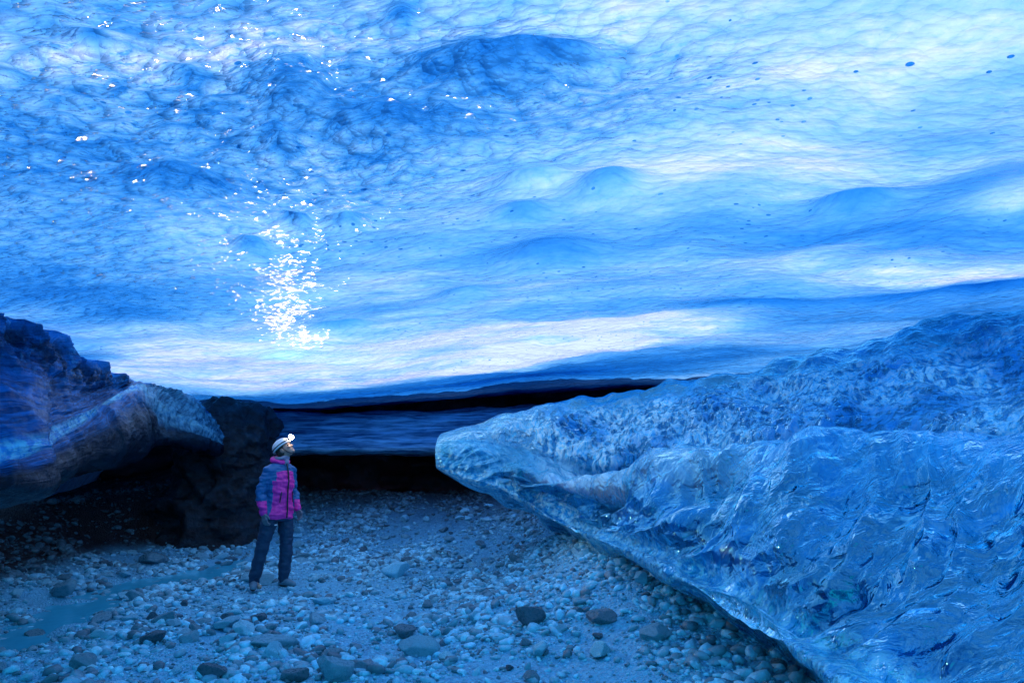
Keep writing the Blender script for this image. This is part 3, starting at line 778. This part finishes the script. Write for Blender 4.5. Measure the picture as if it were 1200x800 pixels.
def rockify(V, seed, planes=9, noise_amp=0.12, lo=0.62, hi=0.9):
    r = np.random.default_rng(seed)
    V = V.copy()
    for _ in range(planes):
        n = r.normal(size=3); n /= np.linalg.norm(n); d = r.uniform(lo, hi)
        k = V @ n - d
        V = V - np.where(k > 0, k, 0)[:, None] * n
    V = V * (1 + fbm(V * 1.3 + seed * 3.7, 3)[:, None] * noise_amp)
    return V


def scatter_gravel(name, nmany, protos, faces, rad, zlift):
    x = rng.uniform(-8.2, 5.0, nmany); y = 2.6 + (rng.random(nmany) ** 0.85) * 12.2
    P = np.stack([x, y, 0 * x], 1)
    cl = fbm(P * 0.9 + 50, 3)
    mound = sst(-0.8, 0.6, x) * sst(4, 6, y)
    prob = np.clip(0.62 + 0.9 * cl + 0.3 * mound - 0.25 * sst(5.5, 6.5, y) * (1 - mound), 0.12, 1)
    ds = seg_dist(x, y, STREAM); prob = prob * np.where(ds < 0.35, 0.45, 1)
    lo = left_out(x, y); prob = prob * np.where(lo > 0.2, 0.4, 1)
    k = rng.random(nmany) < prob
    x, y, cl, lo = x[k], y[k], cl[k], lo[k]; n = len(x)
    r = rad(n) * (0.8 + 0.5 * np.clip(cl, -.4, .8) + 0.15)
    z = ground_z(x, y)
    pi_ = rng.integers(0, len(protos), n)
    pv = np.stack(protos)                      # k, nv, 3
    nvp = pv.shape[1]
    S = np.stack([r * rng.uniform(0.8, 1.35, n), r * rng.uniform(0.65, 1.0, n), r * rng.uniform(0.4, 0.75, n)], 1)
    V = pv[pi_] * S[:, None, :]
    ay = rng.normal(0, 0.35, n); az = rng.uniform(0, 2 * np.pi, n)
    c, s = np.cos(ay)[:, None], np.sin(ay)[:, None]
    V = np.stack([V[..., 0] * c + V[..., 2] * s, V[..., 1], -V[..., 0] * s + V[..., 2] * c], -1)
    c, s = np.cos(az)[:, None], np.sin(az)[:, None]
    V = np.stack([V[..., 0] * c - V[..., 1] * s, V[..., 0] * s + V[..., 1] * c, V[..., 2]], -1)
    V = V + np.stack([x, y, z + S[:, 2] * zlift], 1)[:, None, :]
    Fc = faces[None] + (np.arange(n) * nvp)[:, None, None]
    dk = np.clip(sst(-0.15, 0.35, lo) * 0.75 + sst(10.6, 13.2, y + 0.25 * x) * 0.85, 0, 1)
    return V.reshape(-1, 3), Fc.reshape(-1, 3), np.repeat(dk, nvp)


v1, f1 = ico(1); v2, f2 = ico(2); v3, f3 = ico(3); v4, f4 = ico(4)
pro1 = [rockify(v2, 100 + i, 7, 0.15) for i in range(14)]
pro0 = [rockify(v1 * 1.1, 200 + i, 5, 0.2) for i in range(14)]
a = scatter_gravel('g', 52000, pro1, f2, lambda n: 0.022 + 0.046 * rng.random(n) ** 2.4, 0.30)
b = scatter_gravel('g', 120000, pro0, f1, lambda n: 0.009 + 0.012 * rng.random(n) ** 1.3, 0.3)
V = np.concatenate([a[0], b[0]]); Fc = np.concatenate([a[1], b[1] + len(a[0])]); dk = np.concatenate([a[2], b[2]])
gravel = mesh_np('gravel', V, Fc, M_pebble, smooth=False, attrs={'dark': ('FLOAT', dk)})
tag(gravel, 'loose grey gravel and pebbles covering the cave floor', 'gravel', kind='stuff')

stone_meshes = []
for i in range(16):
    Vp = rockify(v4, 300 + i, 15, 0.06, 0.50, 0.84)
    Vp *= (1 + 0.03 * fbm(Vp * 5 + i, 3))[:, None]
    me_o = mesh_np('stone', Vp, f4, M_stone)
    stone_meshes.append(me_o.data); bpy.data.objects.remove(me_o)


def ground_hit(px, py):
    u = (px - 600) / F; v = (400 - py) / F
    dy = cp - v * sp; dz = sp + v * cp
    t = np.linspace(2.5, 16, 1500)
    zg = ground_z(u * t, dy * t)
    b_ = CAMZ + dz * t < zg
    k = int(np.argmax(b_)) if b_.any() else 1499
    return u * t[k], dy * t[k], float(zg[k])


placed = []


def stone(x, y, r, label, group=None, mesh=None, sc3=None, rz=None, sink=0.3):
    me = stone_meshes[random.randrange(16)] if mesh is None else stone_meshes[mesh]
    o = bpy.data.objects.new('stone', me); COL.objects.link(o)
    s = sc3 or (random.uniform(0.95, 1.35), random.uniform(0.7, 1.0), random.uniform(0.42, 0.68))
    o.scale = (r * s[0], r * s[1], r * s[2])
    o.rotation_euler = (random.gauss(0, .15), random.gauss(0, .15), random.uniform(0, 6.28) if rz is None else rz)
    z = float(ground_z(np.array([x]), np.array([y]))[0])
    o.location = (x, y, z + r * s[2] * (0.72 - sink))
    tag(o, label, 'stone', group)
    placed.append((x, y, r))
    return o


# named stones from the photo : px, py(bottom), half-width px, label, mesh, proportions
for (px, py, hw, label, mesh, s3) in [
    (462, 676, 19, 'blocky pale stone standing alone on open gravel to the right of the person', 3, (1, .9, .62)),
    (178, 660, 21, 'pale flat topped stone behind the upper end of the meltwater pool', 5, (1, .8, .42)),
    (68, 700, 16, 'rounded stone at the left bank beside the pool', 2, (1, .9, .75)),
    (312, 760, 33, 'wide flat stone with a dark stone against its front, in the left foreground', 7, (1, .75, .36)),
    (318, 770, 18, 'small dark stone pressed against the front of the wide flat stone', 1, (1, .8, .62)),
    (265, 755, 13, 'small pale oval stone left of the wide flat foreground stone', 9, (1, .8, .55)),
    (300, 683, 26, 'low pale stone under the right boot of the person', 4, (1, .8, .30)),
    (770, 750, 19, 'dark rounded stone on the gravel below the middle of the ice ledge', 6, (1, .8, .62)),
    (752, 684, 12, 'dark stone right below the ledge edge where the mound begins', 8, (1, .8, .7)),
    (622, 735, 21, 'tilted greenish grey slab stone on the left foot of the mound', 10, (1, .6, .75)),
    (490, 768, 24, 'broad pale wedge stone in the centre foreground', 11, (1, .75, .55)),
    (475, 746, 17, 'pale stone just behind the broad wedge stone in the foreground', 12, (1, .8, .5)),
    (616, 758, 7, 'tiny bright white stone on the gravel in the middle foreground', 13, (1, .8, .8)),
    (388, 798, 24, 'large dark green grey stone cut by the bottom of the picture', 14, (1, .8, .8)),
    (344, 800, 17, 'pale rounded stone at the bottom edge beside the large dark green grey stone', 15, (1, .8, .7)),
    (245, 798, 20, 'pale stone at the bottom edge left of centre, left of the pale rounded one', 0, (1, .8, .6)),
    (500, 712, 9, 'small dark stone in the shallow sandy dip right of centre', 1, (1, .8, .6)),
    (300, 728, 11, 'dark stone lying on bright fine gravel in front of the person', 2, (1, .8, .6)),
]:
    x, y, z = ground_hit(px, py)
    r = hw * y / F
    stone(x, y + r * 0.3, r, label, None, mesh, s3, random.uniform(-.3, .3), 0.22)

LB = {'left': ('grey stone in the rubble around the pool at the left', 'stones in the rubble round the pool'),
      'mid': ('grey stone lying loose on the middle stretch of gravel floor', 'loose stones on the middle gravel'),
      'right': ('blue grey stone on the gravel mound under the ice ledge', 'stones on the mound under the ledge'),
      'back': ('dim stone on the gravel rise at the back of the cave', 'stones on the rise at the back')}
cnt = 0; tries = 0
while cnt < 275 and tries < 20000:
    tries += 1
    q = random.random()
    if q < 0.40:
        x = random.uniform(-6.0, -1.6); y = random.uniform(4.9, 11.8)
        w = 1.0 if (float(seg_dist(np.array([x]), np.array([y]), STREAM)[0]) > 0.28) else 0.25
        if y > 7.6 and x > -3.2: w *= 0.35
        r = random.choice([.05, .06, .07, .08, .1, .13])
    elif q < 0.72:
        x = random.uniform(-1.6, 3.0); y = random.uniform(4.6, 9.5); w = 0.9 if x > -.3 or y < 5.8 else 0.25
        r = random.choice([.045, .055, .065, .075, .09, .11])
    else:
        x = random.uniform(-4.6, 1.0); y = random.uniform(10.0, 12.9); w = 0.8; r = random.choice([.06, .08, .1, .13])
    if abs(x) / y > 0.78 or left_out(np.array([x]), np.array([y]))[0] > 0.1: continue
    if random.random() > w: continue
    if any((x - a_) ** 2 + (y - b_) ** 2 < (0.85 * (r + c_)) ** 2 for a_, b_, c_ in placed): continue
    if math.hypot(x + 2.85, y - 8.5) < 0.5 or (1.2 + 0.1 * y < x and y < 4.4): continue
    r *= random.uniform(.85, 1.15)
    key = 'back' if y > 10.6 and x > -3.4 else ('left' if x < -2.4 else ('right' if x > -0.2 else 'mid'))
    stone(x, y, r, LB[key][0], LB[key][1])
    cnt += 1


# ------------------------------------------------------------------ person
def cap_mesh(bm, p0, r0, p1, r1, seg=16):
    p0 = Vector(p0); p1 = Vector(p1); d = p1 - p0; L = d.length
    q = d.to_track_quat('Z', 'Y').to_matrix().to_4x4() if L > 1e-6 else Matrix.Identity(4)
    rings = []
    for k in range(1, 6):
        a_ = -math.pi / 2 + k * math.pi / 2 / 5.0
        rings.append((r0 * math.sin(a_), r0 * math.cos(a_)))
    top = []
    for k in range(0, 5):
        a_ = k * math.pi / 2 / 5.0
        top.append((L + r1 * math.sin(a_), r1 * math.cos(a_)))
    rings += top
    M = Matrix.Translation(p0) @ q
    v0 = bm.verts.new(M @ Vector((0, 0, -r0))); v9 = bm.verts.new(M @ Vector((0, 0, L + r1)))
    prev = None
    for (z, r) in rings:
        ring = [bm.verts.new(M @ Vector((r * math.cos(j * 2 * math.pi / seg), r * math.sin(j * 2 * math.pi / seg), z))) for j in range(seg)]
        if prev is None:
            for j in range(seg): bm.faces.new((v0, ring[(j + 1) % seg], ring[j]))
        else:
            for j in range(seg): bm.faces.new((prev[j], prev[(j + 1) % seg], ring[(j + 1) % seg], ring[j]))
        prev = ring
    for j in range(seg): bm.faces.new((prev[j], prev[(j + 1) % seg], v9))


def chain(bm, pts):
    for (p0, r0), (p1, r1) in zip(pts[:-1], pts[1:]): cap_mesh(bm, p0, r0, p1, r1)


def ell(bm, c, r, rot=None, seg=20):
    M = Matrix.Translation(Vector(c)) @ (rot or Matrix.Identity(4)) @ Matrix.Diagonal((r[0], r[1], r[2], 1))
    bmesh.ops.create_uvsphere(bm, u_segments=seg, v_segments=seg // 2 + 2, radius=1, matrix=M)


def sections(bm, secs, seg=24):
    """closed tube through elliptical sections (cx,cy,z,rx,ry)"""
    prev = None
    for i, (cx0, cy0, z, rx, ry) in enumerate(secs):
        ring = [bm.verts.new((cx0 + rx * math.cos(j * 2 * math.pi / seg), cy0 + ry * math.sin(j * 2 * math.pi / seg), z)) for j in range(seg)]
        if prev is None: bm.faces.new(list(reversed(ring)))
        else:
            for j in range(seg): bm.faces.new((prev[j], prev[(j + 1) % seg], ring[(j + 1) % seg], ring[j]))
        prev = ring
    bm.faces.new(prev)


def remeshed(name, bm, voxel, mats, parent, smooth=4, disp=None, assign=None):
    bmesh.ops.recalc_face_normals(bm, faces=bm.faces)
    me = bpy.data.meshes.new(name + '_src'); bm.to_mesh(me); bm.free()
    o = bpy.data.objects.new(name + '_src', me); COL.objects.link(o)
    md = o.modifiers.new('r', 'REMESH'); md.mode = 'VOXEL'; md.voxel_size = voxel; md.adaptivity = 0
    md2 = o.modifiers.new('s', 'SMOOTH'); md2.factor = 0.5; md2.iterations = smooth
    dg = bpy.context.evaluated_depsgraph_get()
    nm = bpy.data.meshes.new_from_object(o.evaluated_get(dg))
    bpy.data.objects.remove(o); bpy.data.meshes.remove(me)
    nm.name = name
    n = len(nm.vertices)
    co_ = np.empty(n * 3, dtype=np.float32); nm.vertices.foreach_get('co', co_); co_ = co_.reshape(-1, 3)
    if disp is not None:
        no = np.array([v.normal[:] for v in nm.vertices])
        co_ = co_ + no * disp(co_.astype(float))[:, None]
        nm.vertices.foreach_set('co', co_.astype(np.float32).ravel())
    nm.materials.clear()
    for m in mats: nm.materials.append(m)
    for p in nm.polygons: p.use_smooth = True
    if assign is not None:
        for p in nm.polygons: p.material_index = assign(p.center)
    nm.update()
    return link(bpy.data.objects.new(name, nm), parent)


person = bpy.data.objects.new('person', None); COL.objects.link(person)
PX, PY = -2.83, 8.5
pz = float(ground_z(np.array([PX]), np.array([PY]))[0]) + 0.012
person.location = (PX, PY, pz); person.rotation_euler = (0, 0, R(60))
tag(person, 'person in magenta and blue jacket and white helmet looking up, headlamp lit, hands hanging down', 'person')

M_skin = simple('skin', (0.45, 0.28, 0.21), 0.5, bump=(60, .002))
M_mag = simple('magenta_shell', (0.92, 0.03, 0.36), 0.5, bump=(14, .012), var=.15)
M_blu = simple('slate_blue_shell', (0.010, 0.13, 0.32), 0.5, bump=(14, .012), var=.15)
M_trs = simple('dark_trouser_cloth', (0.010, 0.042, 0.090), 0.6, bump=(14, .012), var=.2)
M_boot = simple('grey_boot_leather', (0.10, 0.20, 0.26), 0.6, bump=(40, .004), var=.2)
M_sole = simple('black_rubber', (0.02, 0.02, 0.02), 0.7)
M_helm = simple('white_helmet_plastic', (0.72, 0.74, 0.76), 0.3, bump=(30, .001))
M_blk = simple('black_plastic', (0.02, 0.02, 0.022), 0.4)
M_scarf = simple('patterned_scarf_cloth', (0.30, 0.28, 0.38), 0.8, bump=(50, .01), var=.5)
M_hair = simple('brown_hair', (0.05, 0.03, 0.02), 0.6, bump=(80, .004))
M_lens = simple('lit_headlamp_lens', (1, 1, 1), 0.2, emit=((1.0, 0.86, 0.72), 60))
M_white = simple('white_print', (0.8, 0.8, 0.8), 0.5)
M_glove = simple('grey_glove_knit', (0.16, 0.18, 0.21), 0.8, bump=(60, .004), var=.2)

# joints, facing -Y locally; person's right side is -X
hipR, hipL = Vector((-.095, 0, .90)), Vector((.095, 0, .90))
kneR, kneL = Vector((-.15, .07, .49)), Vector((.125, -.035, .49))
ankR, ankL = Vector((-.15, .17, .09)), Vector((.12, -.02, .09))
shR, shL = Vector((-.165, .02, 1.375)), Vector((.165, .02, 1.375))
elR, elL = Vector((-.235, .06, 1.11)), Vector((.24, .04, 1.11))
wrR, wrL = Vector((-.235, -.02, .87)), Vector((.235, -.08, .89))
neck = Vector((0, 0.0, 1.47)); headc = Vector((0.012, -0.035, 1.625))
HR = Matrix.Translation(headc) @ Matrix.Rotation(R(24), 4, 'Z') @ Matrix.Rotation(R(-40), 4, 'X')


def hp(x, y, z): return HR @ Vector((x, y, z))


HRr = HR.to_3x3().to_4x4()
bm = bmesh.new()
# head: skull, jaw, nose, brow, cheeks, chin, lips, ears
ell(bm, hp(0, .012, .02), (.074, .094, .098), HRr); ell(bm, hp(0, -.028, -.045), (.056, .060, .062), HRr)
cap_mesh(bm, hp(0, -.082, .008), .010, hp(0, -.104, -.024), .014); ell(bm, hp(0, -.074, -.088), (.024, .020, .018), HRr)
ell(bm, hp(.03, -.070, -.022), (.024, .02, .02), HRr); ell(bm, hp(-.03, -.070, -.022), (.024, .02, .02), HRr)
ell(bm, hp(0, -.074, .034), (.052, .016, .012), HRr); ell(bm, hp(0, -.084, -.052), (.022, .012, .006), HRr); ell(bm, hp(0, -.082, -.064), (.019, .012, .007), HRr)
for s in (-1, 1): ell(bm, hp(s * .076, .012, -.012), (.010, .020, .032), HRr)
chain(bm, [(neck + Vector((0, .01, -.06)), .062), (neck + Vector((0, -.0, .03)), .055), (hp(0, .015, -.05), .055)])
chain(bm, [((0, 0.01, .92), .105), ((0, 0.01, 1.1), .10), ((0, 0.01, 1.32), .09)])
for s, h, k, a_, sh, e, w in ((-1, hipR, kneR, ankR, shR, elR, wrR), (1, hipL, kneL, ankL, shL, elL, wrL)):
    chain(bm, [(h, .085), (k, .052), (a_, .036)])
    cap_mesh(bm, a_ + Vector((0, 0, -.035)), .034, a_ + Vector((s * .03, -.13, -.055)), .026)
    chain(bm, [((0, 0.01, 1.39), .07), (sh, .055), (e, .040), (w, .027)])
body = remeshed('body', bm, .007, [M_skin], person, 2)


def hand_pts(w, e, s):
    d = (w - e).normalized(); side = Vector((0, -1, 0)); side = (side - d * side.dot(d)).normalized()   # knuckle line fore-aft
    palm_n = d.cross(side).normalized()
    return d, side, palm_n


for s, w, e in ((-1, wrR, elR), (1, wrL, elL)):
    bm = bmesh.new(); d, side, pnv = hand_pts(w, e, s)
    if pnv.x * s > 0: pnv = -pnv         # palm faces body
    cap_mesh(bm, w - d * .03, .029, w + d * .012, .027)
    for off_ in (-.030, -.010, .010, .030): cap_mesh(bm, w + d * .012 + side * off_ * .6, .017, w + d * .078 + side * off_, .0135)
    for off_, ln in ((.031, .072), (.0105, .082), (-.0105, .076), (-.030, .058)):
        p0 = w + d * .082 + side * off_; p1 = p0 + (d * .9 + pnv * .25) * ln * .45; p2 = p1 + (d * .65 + pnv * .7) * ln * .32; p3 = p2 + (d * .25 + pnv * .9) * ln * .25
        chain(bm, [(p0, .0100), (p1, .0094), (p2, .0088), (p3, .0078)])
    t0_ = w + d * .025 + side * .026; t1_ = t0_ + (d * .6 + side * .7 + pnv * .2) * .038; t2_ = t1_ + (d * .9 + side * .2 + pnv * .3) * .032
    chain(bm, [(t0_, .015), (t1_, .012), (t2_, .0095)])
    remeshed('glove', bm, .0042, [M_glove], person, 2)

# jacket
bm = bmesh.new()
sections(bm, [(0, .0, .80, .195, .145), (0, .0, .86, .198, .150), (0, 0, .98, .180, .138), (0, -.005, 1.10, .172, .136), (0, -.005, 1.24, .190, .142), (0, 0, 1.33, .180, .130), (0, .005, 1.40, .135, .105), (0, .01, 1.46, .10, .085), (0, .0, 1.50, .085, .082)])
for s, sh, e, w in ((-1, shR, elR, wrR), (1, shL, elL, wrL)):
    dd_ = (w - e)
    chain(bm, [(Vector((s * .08, .01, 1.39)), .078), (sh + Vector((s * -.005, 0, -.012)), .074), (sh.lerp(e, .5), .068), (e, .060), (e.lerp(w, .5), .055), (w - dd_.normalized() * .035, .047)])


def jk_disp(p):
    r_ = np.abs(p[:, 0])
    arm = sst(.19, .23, r_)
    return fbm(p * [7, 7, 16] + 3, 3) * 0.016 + ridged(p * [5, 5, 17] + 11, 2) * 0.006 * (0.5 + arm) - .004


def jk_assign(c):
    x, y, z = c; s = 1 if x > 0 else -1
    onarm = abs(x) > .185 + max(0, 1.30 - z) * .03 - (0.05 if z > 1.25 else 0)
    if onarm:
        if z < 1.02: return 0
        return 1
    if z > 1.47: return 0
    if z > 1.37 - .18 * max(0, abs(x) - .05) * (1 if y < 0 else -1) and y > -.20 and z > 1.335: return 1
    if abs(x) > .150 and z < 1.25 and y > -.06: return 1
    return 0


jacket = remeshed('jacket', bm, .0085, [M_mag, M_blu], person, 3, jk_disp, jk_assign)
jacket['label'] = 'magenta jacket body and cuffs with slate blue shoulders and sleeves'


def tube_np(name, pts, r, mat, parent, seg=8):
    bm_ = bmesh.new(); chain(bm_, [(p, r) for p in pts])
    me_ = bpy.data.meshes.new(name); bm_.to_mesh(me_); bm_.free(); me_.materials.append(mat)
    for p in me_.polygons: p.use_smooth = True
    return link(bpy.data.objects.new(name, me_), parent)


zp = [(-.0, -.150, .82), (0, -.155, .90), (0, -.147, 1.0), (0, -.143, 1.1), (0, -.150, 1.24), (0, -.138, 1.34), (0, -.112, 1.42), (0, -.090, 1.48)]
tube_np('zip', zp, .009, M_blk, jacket)
for s in (-1, 1):
    tube_np('pocket_zip', [(s * .10, -.128, 1.00), (s * .085, -.134, 1.12)], .006, M_blk, jacket)
# hood roll behind neck + collar
bm = bmesh.new()
for k in range(15):
    a0 = R(-70 + k * 22.5 * 320 / 337.5); a1 = R(-70 + (k + 1) * 22.5 * 320 / 337.5)
    f = lambda a_: Vector((math.cos(a_) * .088, .012 + math.sin(a_) * .088, 1.485 + .018 * math.sin(a_)))
    if k < 15: cap_mesh(bm, f(a0), .026 + .016 * max(0, math.sin(a0)), f(a1), .026 + .016 * max(0, math.sin(a1)), 10)
remeshed('hood', bm, .007, [M_mag], person, 2, lambda p: fbm(p * 22, 2) * .006)
bm = bmesh.new()
for k in range(12):
    f = lambda a_: Vector((math.cos(a_) * .064, -.012 + math.sin(a_) * .066, 1.515 + .008 * math.sin(a_ * 3) - .012 * math.sin(a_)))
    cap_mesh(bm, f(k * math.pi / 6), .024, f((k + 1) * math.pi / 6), .024, 10)
ell(bm, (.01, -.085, 1.47), (.035, .025, .045))
remeshed('scarf', bm, .006, [M_scarf], person, 2, lambda p: fbm(p * 30, 2) * .006)

# trousers
bm = bmesh.new()
sections(bm, [(0, 0, .78, .165, .125), (0, 0, .86, .175, .132), (0, 0, .95, .165, .125), (0, 0, 1.0, .15, .115)])
for h, k, a_ in ((hipR, kneR, ankR), (hipL, kneL, ankL)):
    chain(bm, [(h + Vector((0, 0, -.04)), .094), (h.lerp(k, .5), .092), (k, .078), (k.lerp(a_, .5), .072), (a_ + Vector((0, .0, .05)), .068), (a_ + Vector((0, .0, .01)), .064)])
trousers = remeshed('trousers', bm, .0085, [M_trs], person, 3,
                    lambda p: fbm(p * [6, 6, 14] + 7, 3) * .012 + ridged(p * [4, 4, 11] + 2, 2) * .004 * (0.4 + sst(.6, .3, p[:, 2])) - .003)
tube_np('logo', [(-.135, -.105, .74), (-.112, -.115, .742)], .006, M_white, trousers)

# boots
for s, a_ in ((-1, ankR), (1, ankL)):
    bm = bmesh.new()
    toe = Vector((-.13 if s < 0 else .0, -.14 if s < 0 else -.165, 0))
    cap_mesh(bm, a_ + Vector((0, .005, .05)), .050, a_ + Vector((0, .005, -.01)), .048)
    cap_mesh(bm, a_ + Vector((0, .03, -.045)), .043, a_ + toe * .5 + Vector((0, 0, -.038)), .046)
    cap_mesh(bm, a_ + toe * .5 + Vector((0, 0, -.04)), .045, a_ + toe + Vector((0, 0, -.052)), .036)
    bt = remeshed('boot', bm, .006, [M_boot, M_sole], person, 2, None, lambda c: 1 if c.z < .026 else 0)

# helmet, built in head space
bm = bmesh.new()
seg = 32; prev = None
for i in range(0, 13):
    th = i / 12 * math.pi / 2 * 1.08
    ring = []
    for j in range(seg):
        ph = j * 2 * math.pi / seg
        rr = math.sin(th) * (1 + .018 * math.cos(ph * 2) + .022 * (math.cos(6 * ph) > .2) * (0.25 < math.sin(th) < .9))
        ring.append(bm.verts.new(hp(.098 * rr * math.cos(ph), .010 + .122 * rr * math.sin(ph), .045 + .096 * math.cos(th))))
    if prev:
        for j in range(seg): bm.faces.new((prev[j], ring[j], ring[(j + 1) % seg], prev[(j + 1) % seg]))
    prev = ring
me = bpy.data.meshes.new('helmet'); bmesh.ops.remove_doubles(bm, verts=bm.verts, dist=.0005); bmesh.ops.recalc_face_normals(bm, faces=bm.faces); bm.to_mesh(me); bm.free()
me.materials.append(M_helm)
for p in me.polygons: p.use_smooth = True
helmet = link(bpy.data.objects.new('helmet', me), person)
so = helmet.modifiers.new('thick', 'SOLIDIFY'); so.thickness = .007; so.offset = 1
ss = helmet.modifiers.new('sub', 'SUBSURF'); ss.levels = 1; ss.render_levels = 1
for s in (-1, 1):
    tube_np('strap', [hp(s * .086, -.03, .045), hp(s * .084, -.02, -.01), hp(s * .06, -.035, -.07), hp(s * .02, -.055, -.108)], .005, M_blk, helmet)
band = [hp(.105 * math.cos(a_ * math.pi / 12), .010 + .129 * math.sin(a_ * math.pi / 12), .060) for a_ in range(25)]
tube_np('lamp_band', band, .007, M_blk, helmet)
bm = bmesh.new()
bmesh.ops.create_cube(bm, size=1, matrix=HR @ Matrix.Translation((0, -.138, .066)) @ Matrix.Diagonal((.062, .028, .042, 1)))
bmesh.ops.bevel(bm, geom=bm.edges[:], offset=.007, segments=3, affect='EDGES')
me = bpy.data.meshes.new('headlamp'); bm.to_mesh(me); bm.free(); me.materials.append(M_blk)
headlamp = link(bpy.data.objects.new('headlamp', me), helmet)
bm = bmesh.new()
bmesh.ops.create_uvsphere(bm, u_segments=20, v_segments=12, radius=1, matrix=HR @ Matrix.Translation((0, -.153, .068)) @ Matrix.Diagonal((.040, .026, .034, 1)))
me = bpy.data.meshes.new('lens'); bm.to_mesh(me); bm.free(); me.materials.append(M_lens)
for p in me.polygons: p.use_smooth = True
link(bpy.data.objects.new('lens', me), helmet)
# eyes, hair
bm = bmesh.new()
for s in (-1, 1): ell(bm, hp(s * .030, -.078, .010), (.012, .010, .008), HRr, 12)
me = bpy.data.meshes.new('eyes'); bm.to_mesh(me); bm.free(); me.materials.append(M_hair); link(bpy.data.objects.new('eyes', me), person)
bm = bmesh.new(); ell(bm, hp(0, .045, -.01), (.080, .072, .075), HRr); ell(bm, hp(0, .02, .03), (.082, .085, .07), HRr)
remeshed('hair', bm, .006, [M_hair], person, 2, lambda p: fbm(p * 40, 2) * .006)

lamp_d = bpy.data.lights.new('headlamp_light', 'SPOT'); lamp_d.energy = 190; lamp_d.spot_size = R(150); lamp_d.spot_blend = 0.3; lamp_d.color = (1.0, 0.70, 0.42); lamp_d.shadow_soft_size = 0.02
lamp = bpy.data.objects.new('headlamp_light', lamp_d); COL.objects.link(lamp); lamp.parent = person
lamp.location = HR @ Vector((0, -.185, .085))
aim = Matrix.Rotation(R(-60), 3, 'Z') @ Vector((.62, -.30, .66))
lamp.rotation_euler = (-aim).to_track_quat('Z', 'Y').to_euler()

# ------------------------------------------------------------------ daylight above the glacier
w = bpy.data.worlds.new('World'); sc.world = w; w.use_nodes = True
nt = w.node_tree; bg = nt.nodes['Background']
sky = nt.nodes.new('ShaderNodeTexSky'); sky.sky_type = 'NISHITA'; sky.sun_disc = False
SUN_EL, SUN_AZ = 62, 12          # high, ahead of the camera and slightly right
sky.sun_elevation = R(SUN_EL); sky.sun_rotation = R(SUN_AZ)
nt.links.new(sky.outputs[0], bg.inputs[0]); bg.inputs[1].default_value = 0.15
sun_d = bpy.data.lights.new('sun', 'SUN'); sun_d.energy = 5.0; sun_d.angle = R(0.5); sun_d.color = (1.0, 0.965, 0.92)
sun = bpy.data.objects.new('sun', sun_d); COL.objects.link(sun)
dirv = Vector((math.sin(R(SUN_AZ)) * math.cos(R(SUN_EL)), math.cos(R(SUN_AZ)) * math.cos(R(SUN_EL)), math.sin(R(SUN_EL))))
sun.rotation_euler = dirv.to_track_quat('Z', 'Y').to_euler(); sun.location = (0, 10, 20)

sc.view_settings.view_transform = 'Standard'; sc.view_settings.look = 'None'; sc.view_settings.exposure = 0
sc.render.engine = 'CYCLES'
cy = sc.cycles
cy.max_bounces = 10; cy.diffuse_bounces = 4; cy.glossy_bounces = 5; cy.transmission_bounces = 8; cy.volume_bounces = 0
cy.sample_clamp_indirect = 6.0
cy.use_adaptive_sampling = True; cy.adaptive_threshold = 0.02
cy.use_denoising = True
try: cy.denoiser = 'OPENIMAGEDENOISE'
except Exception: pass
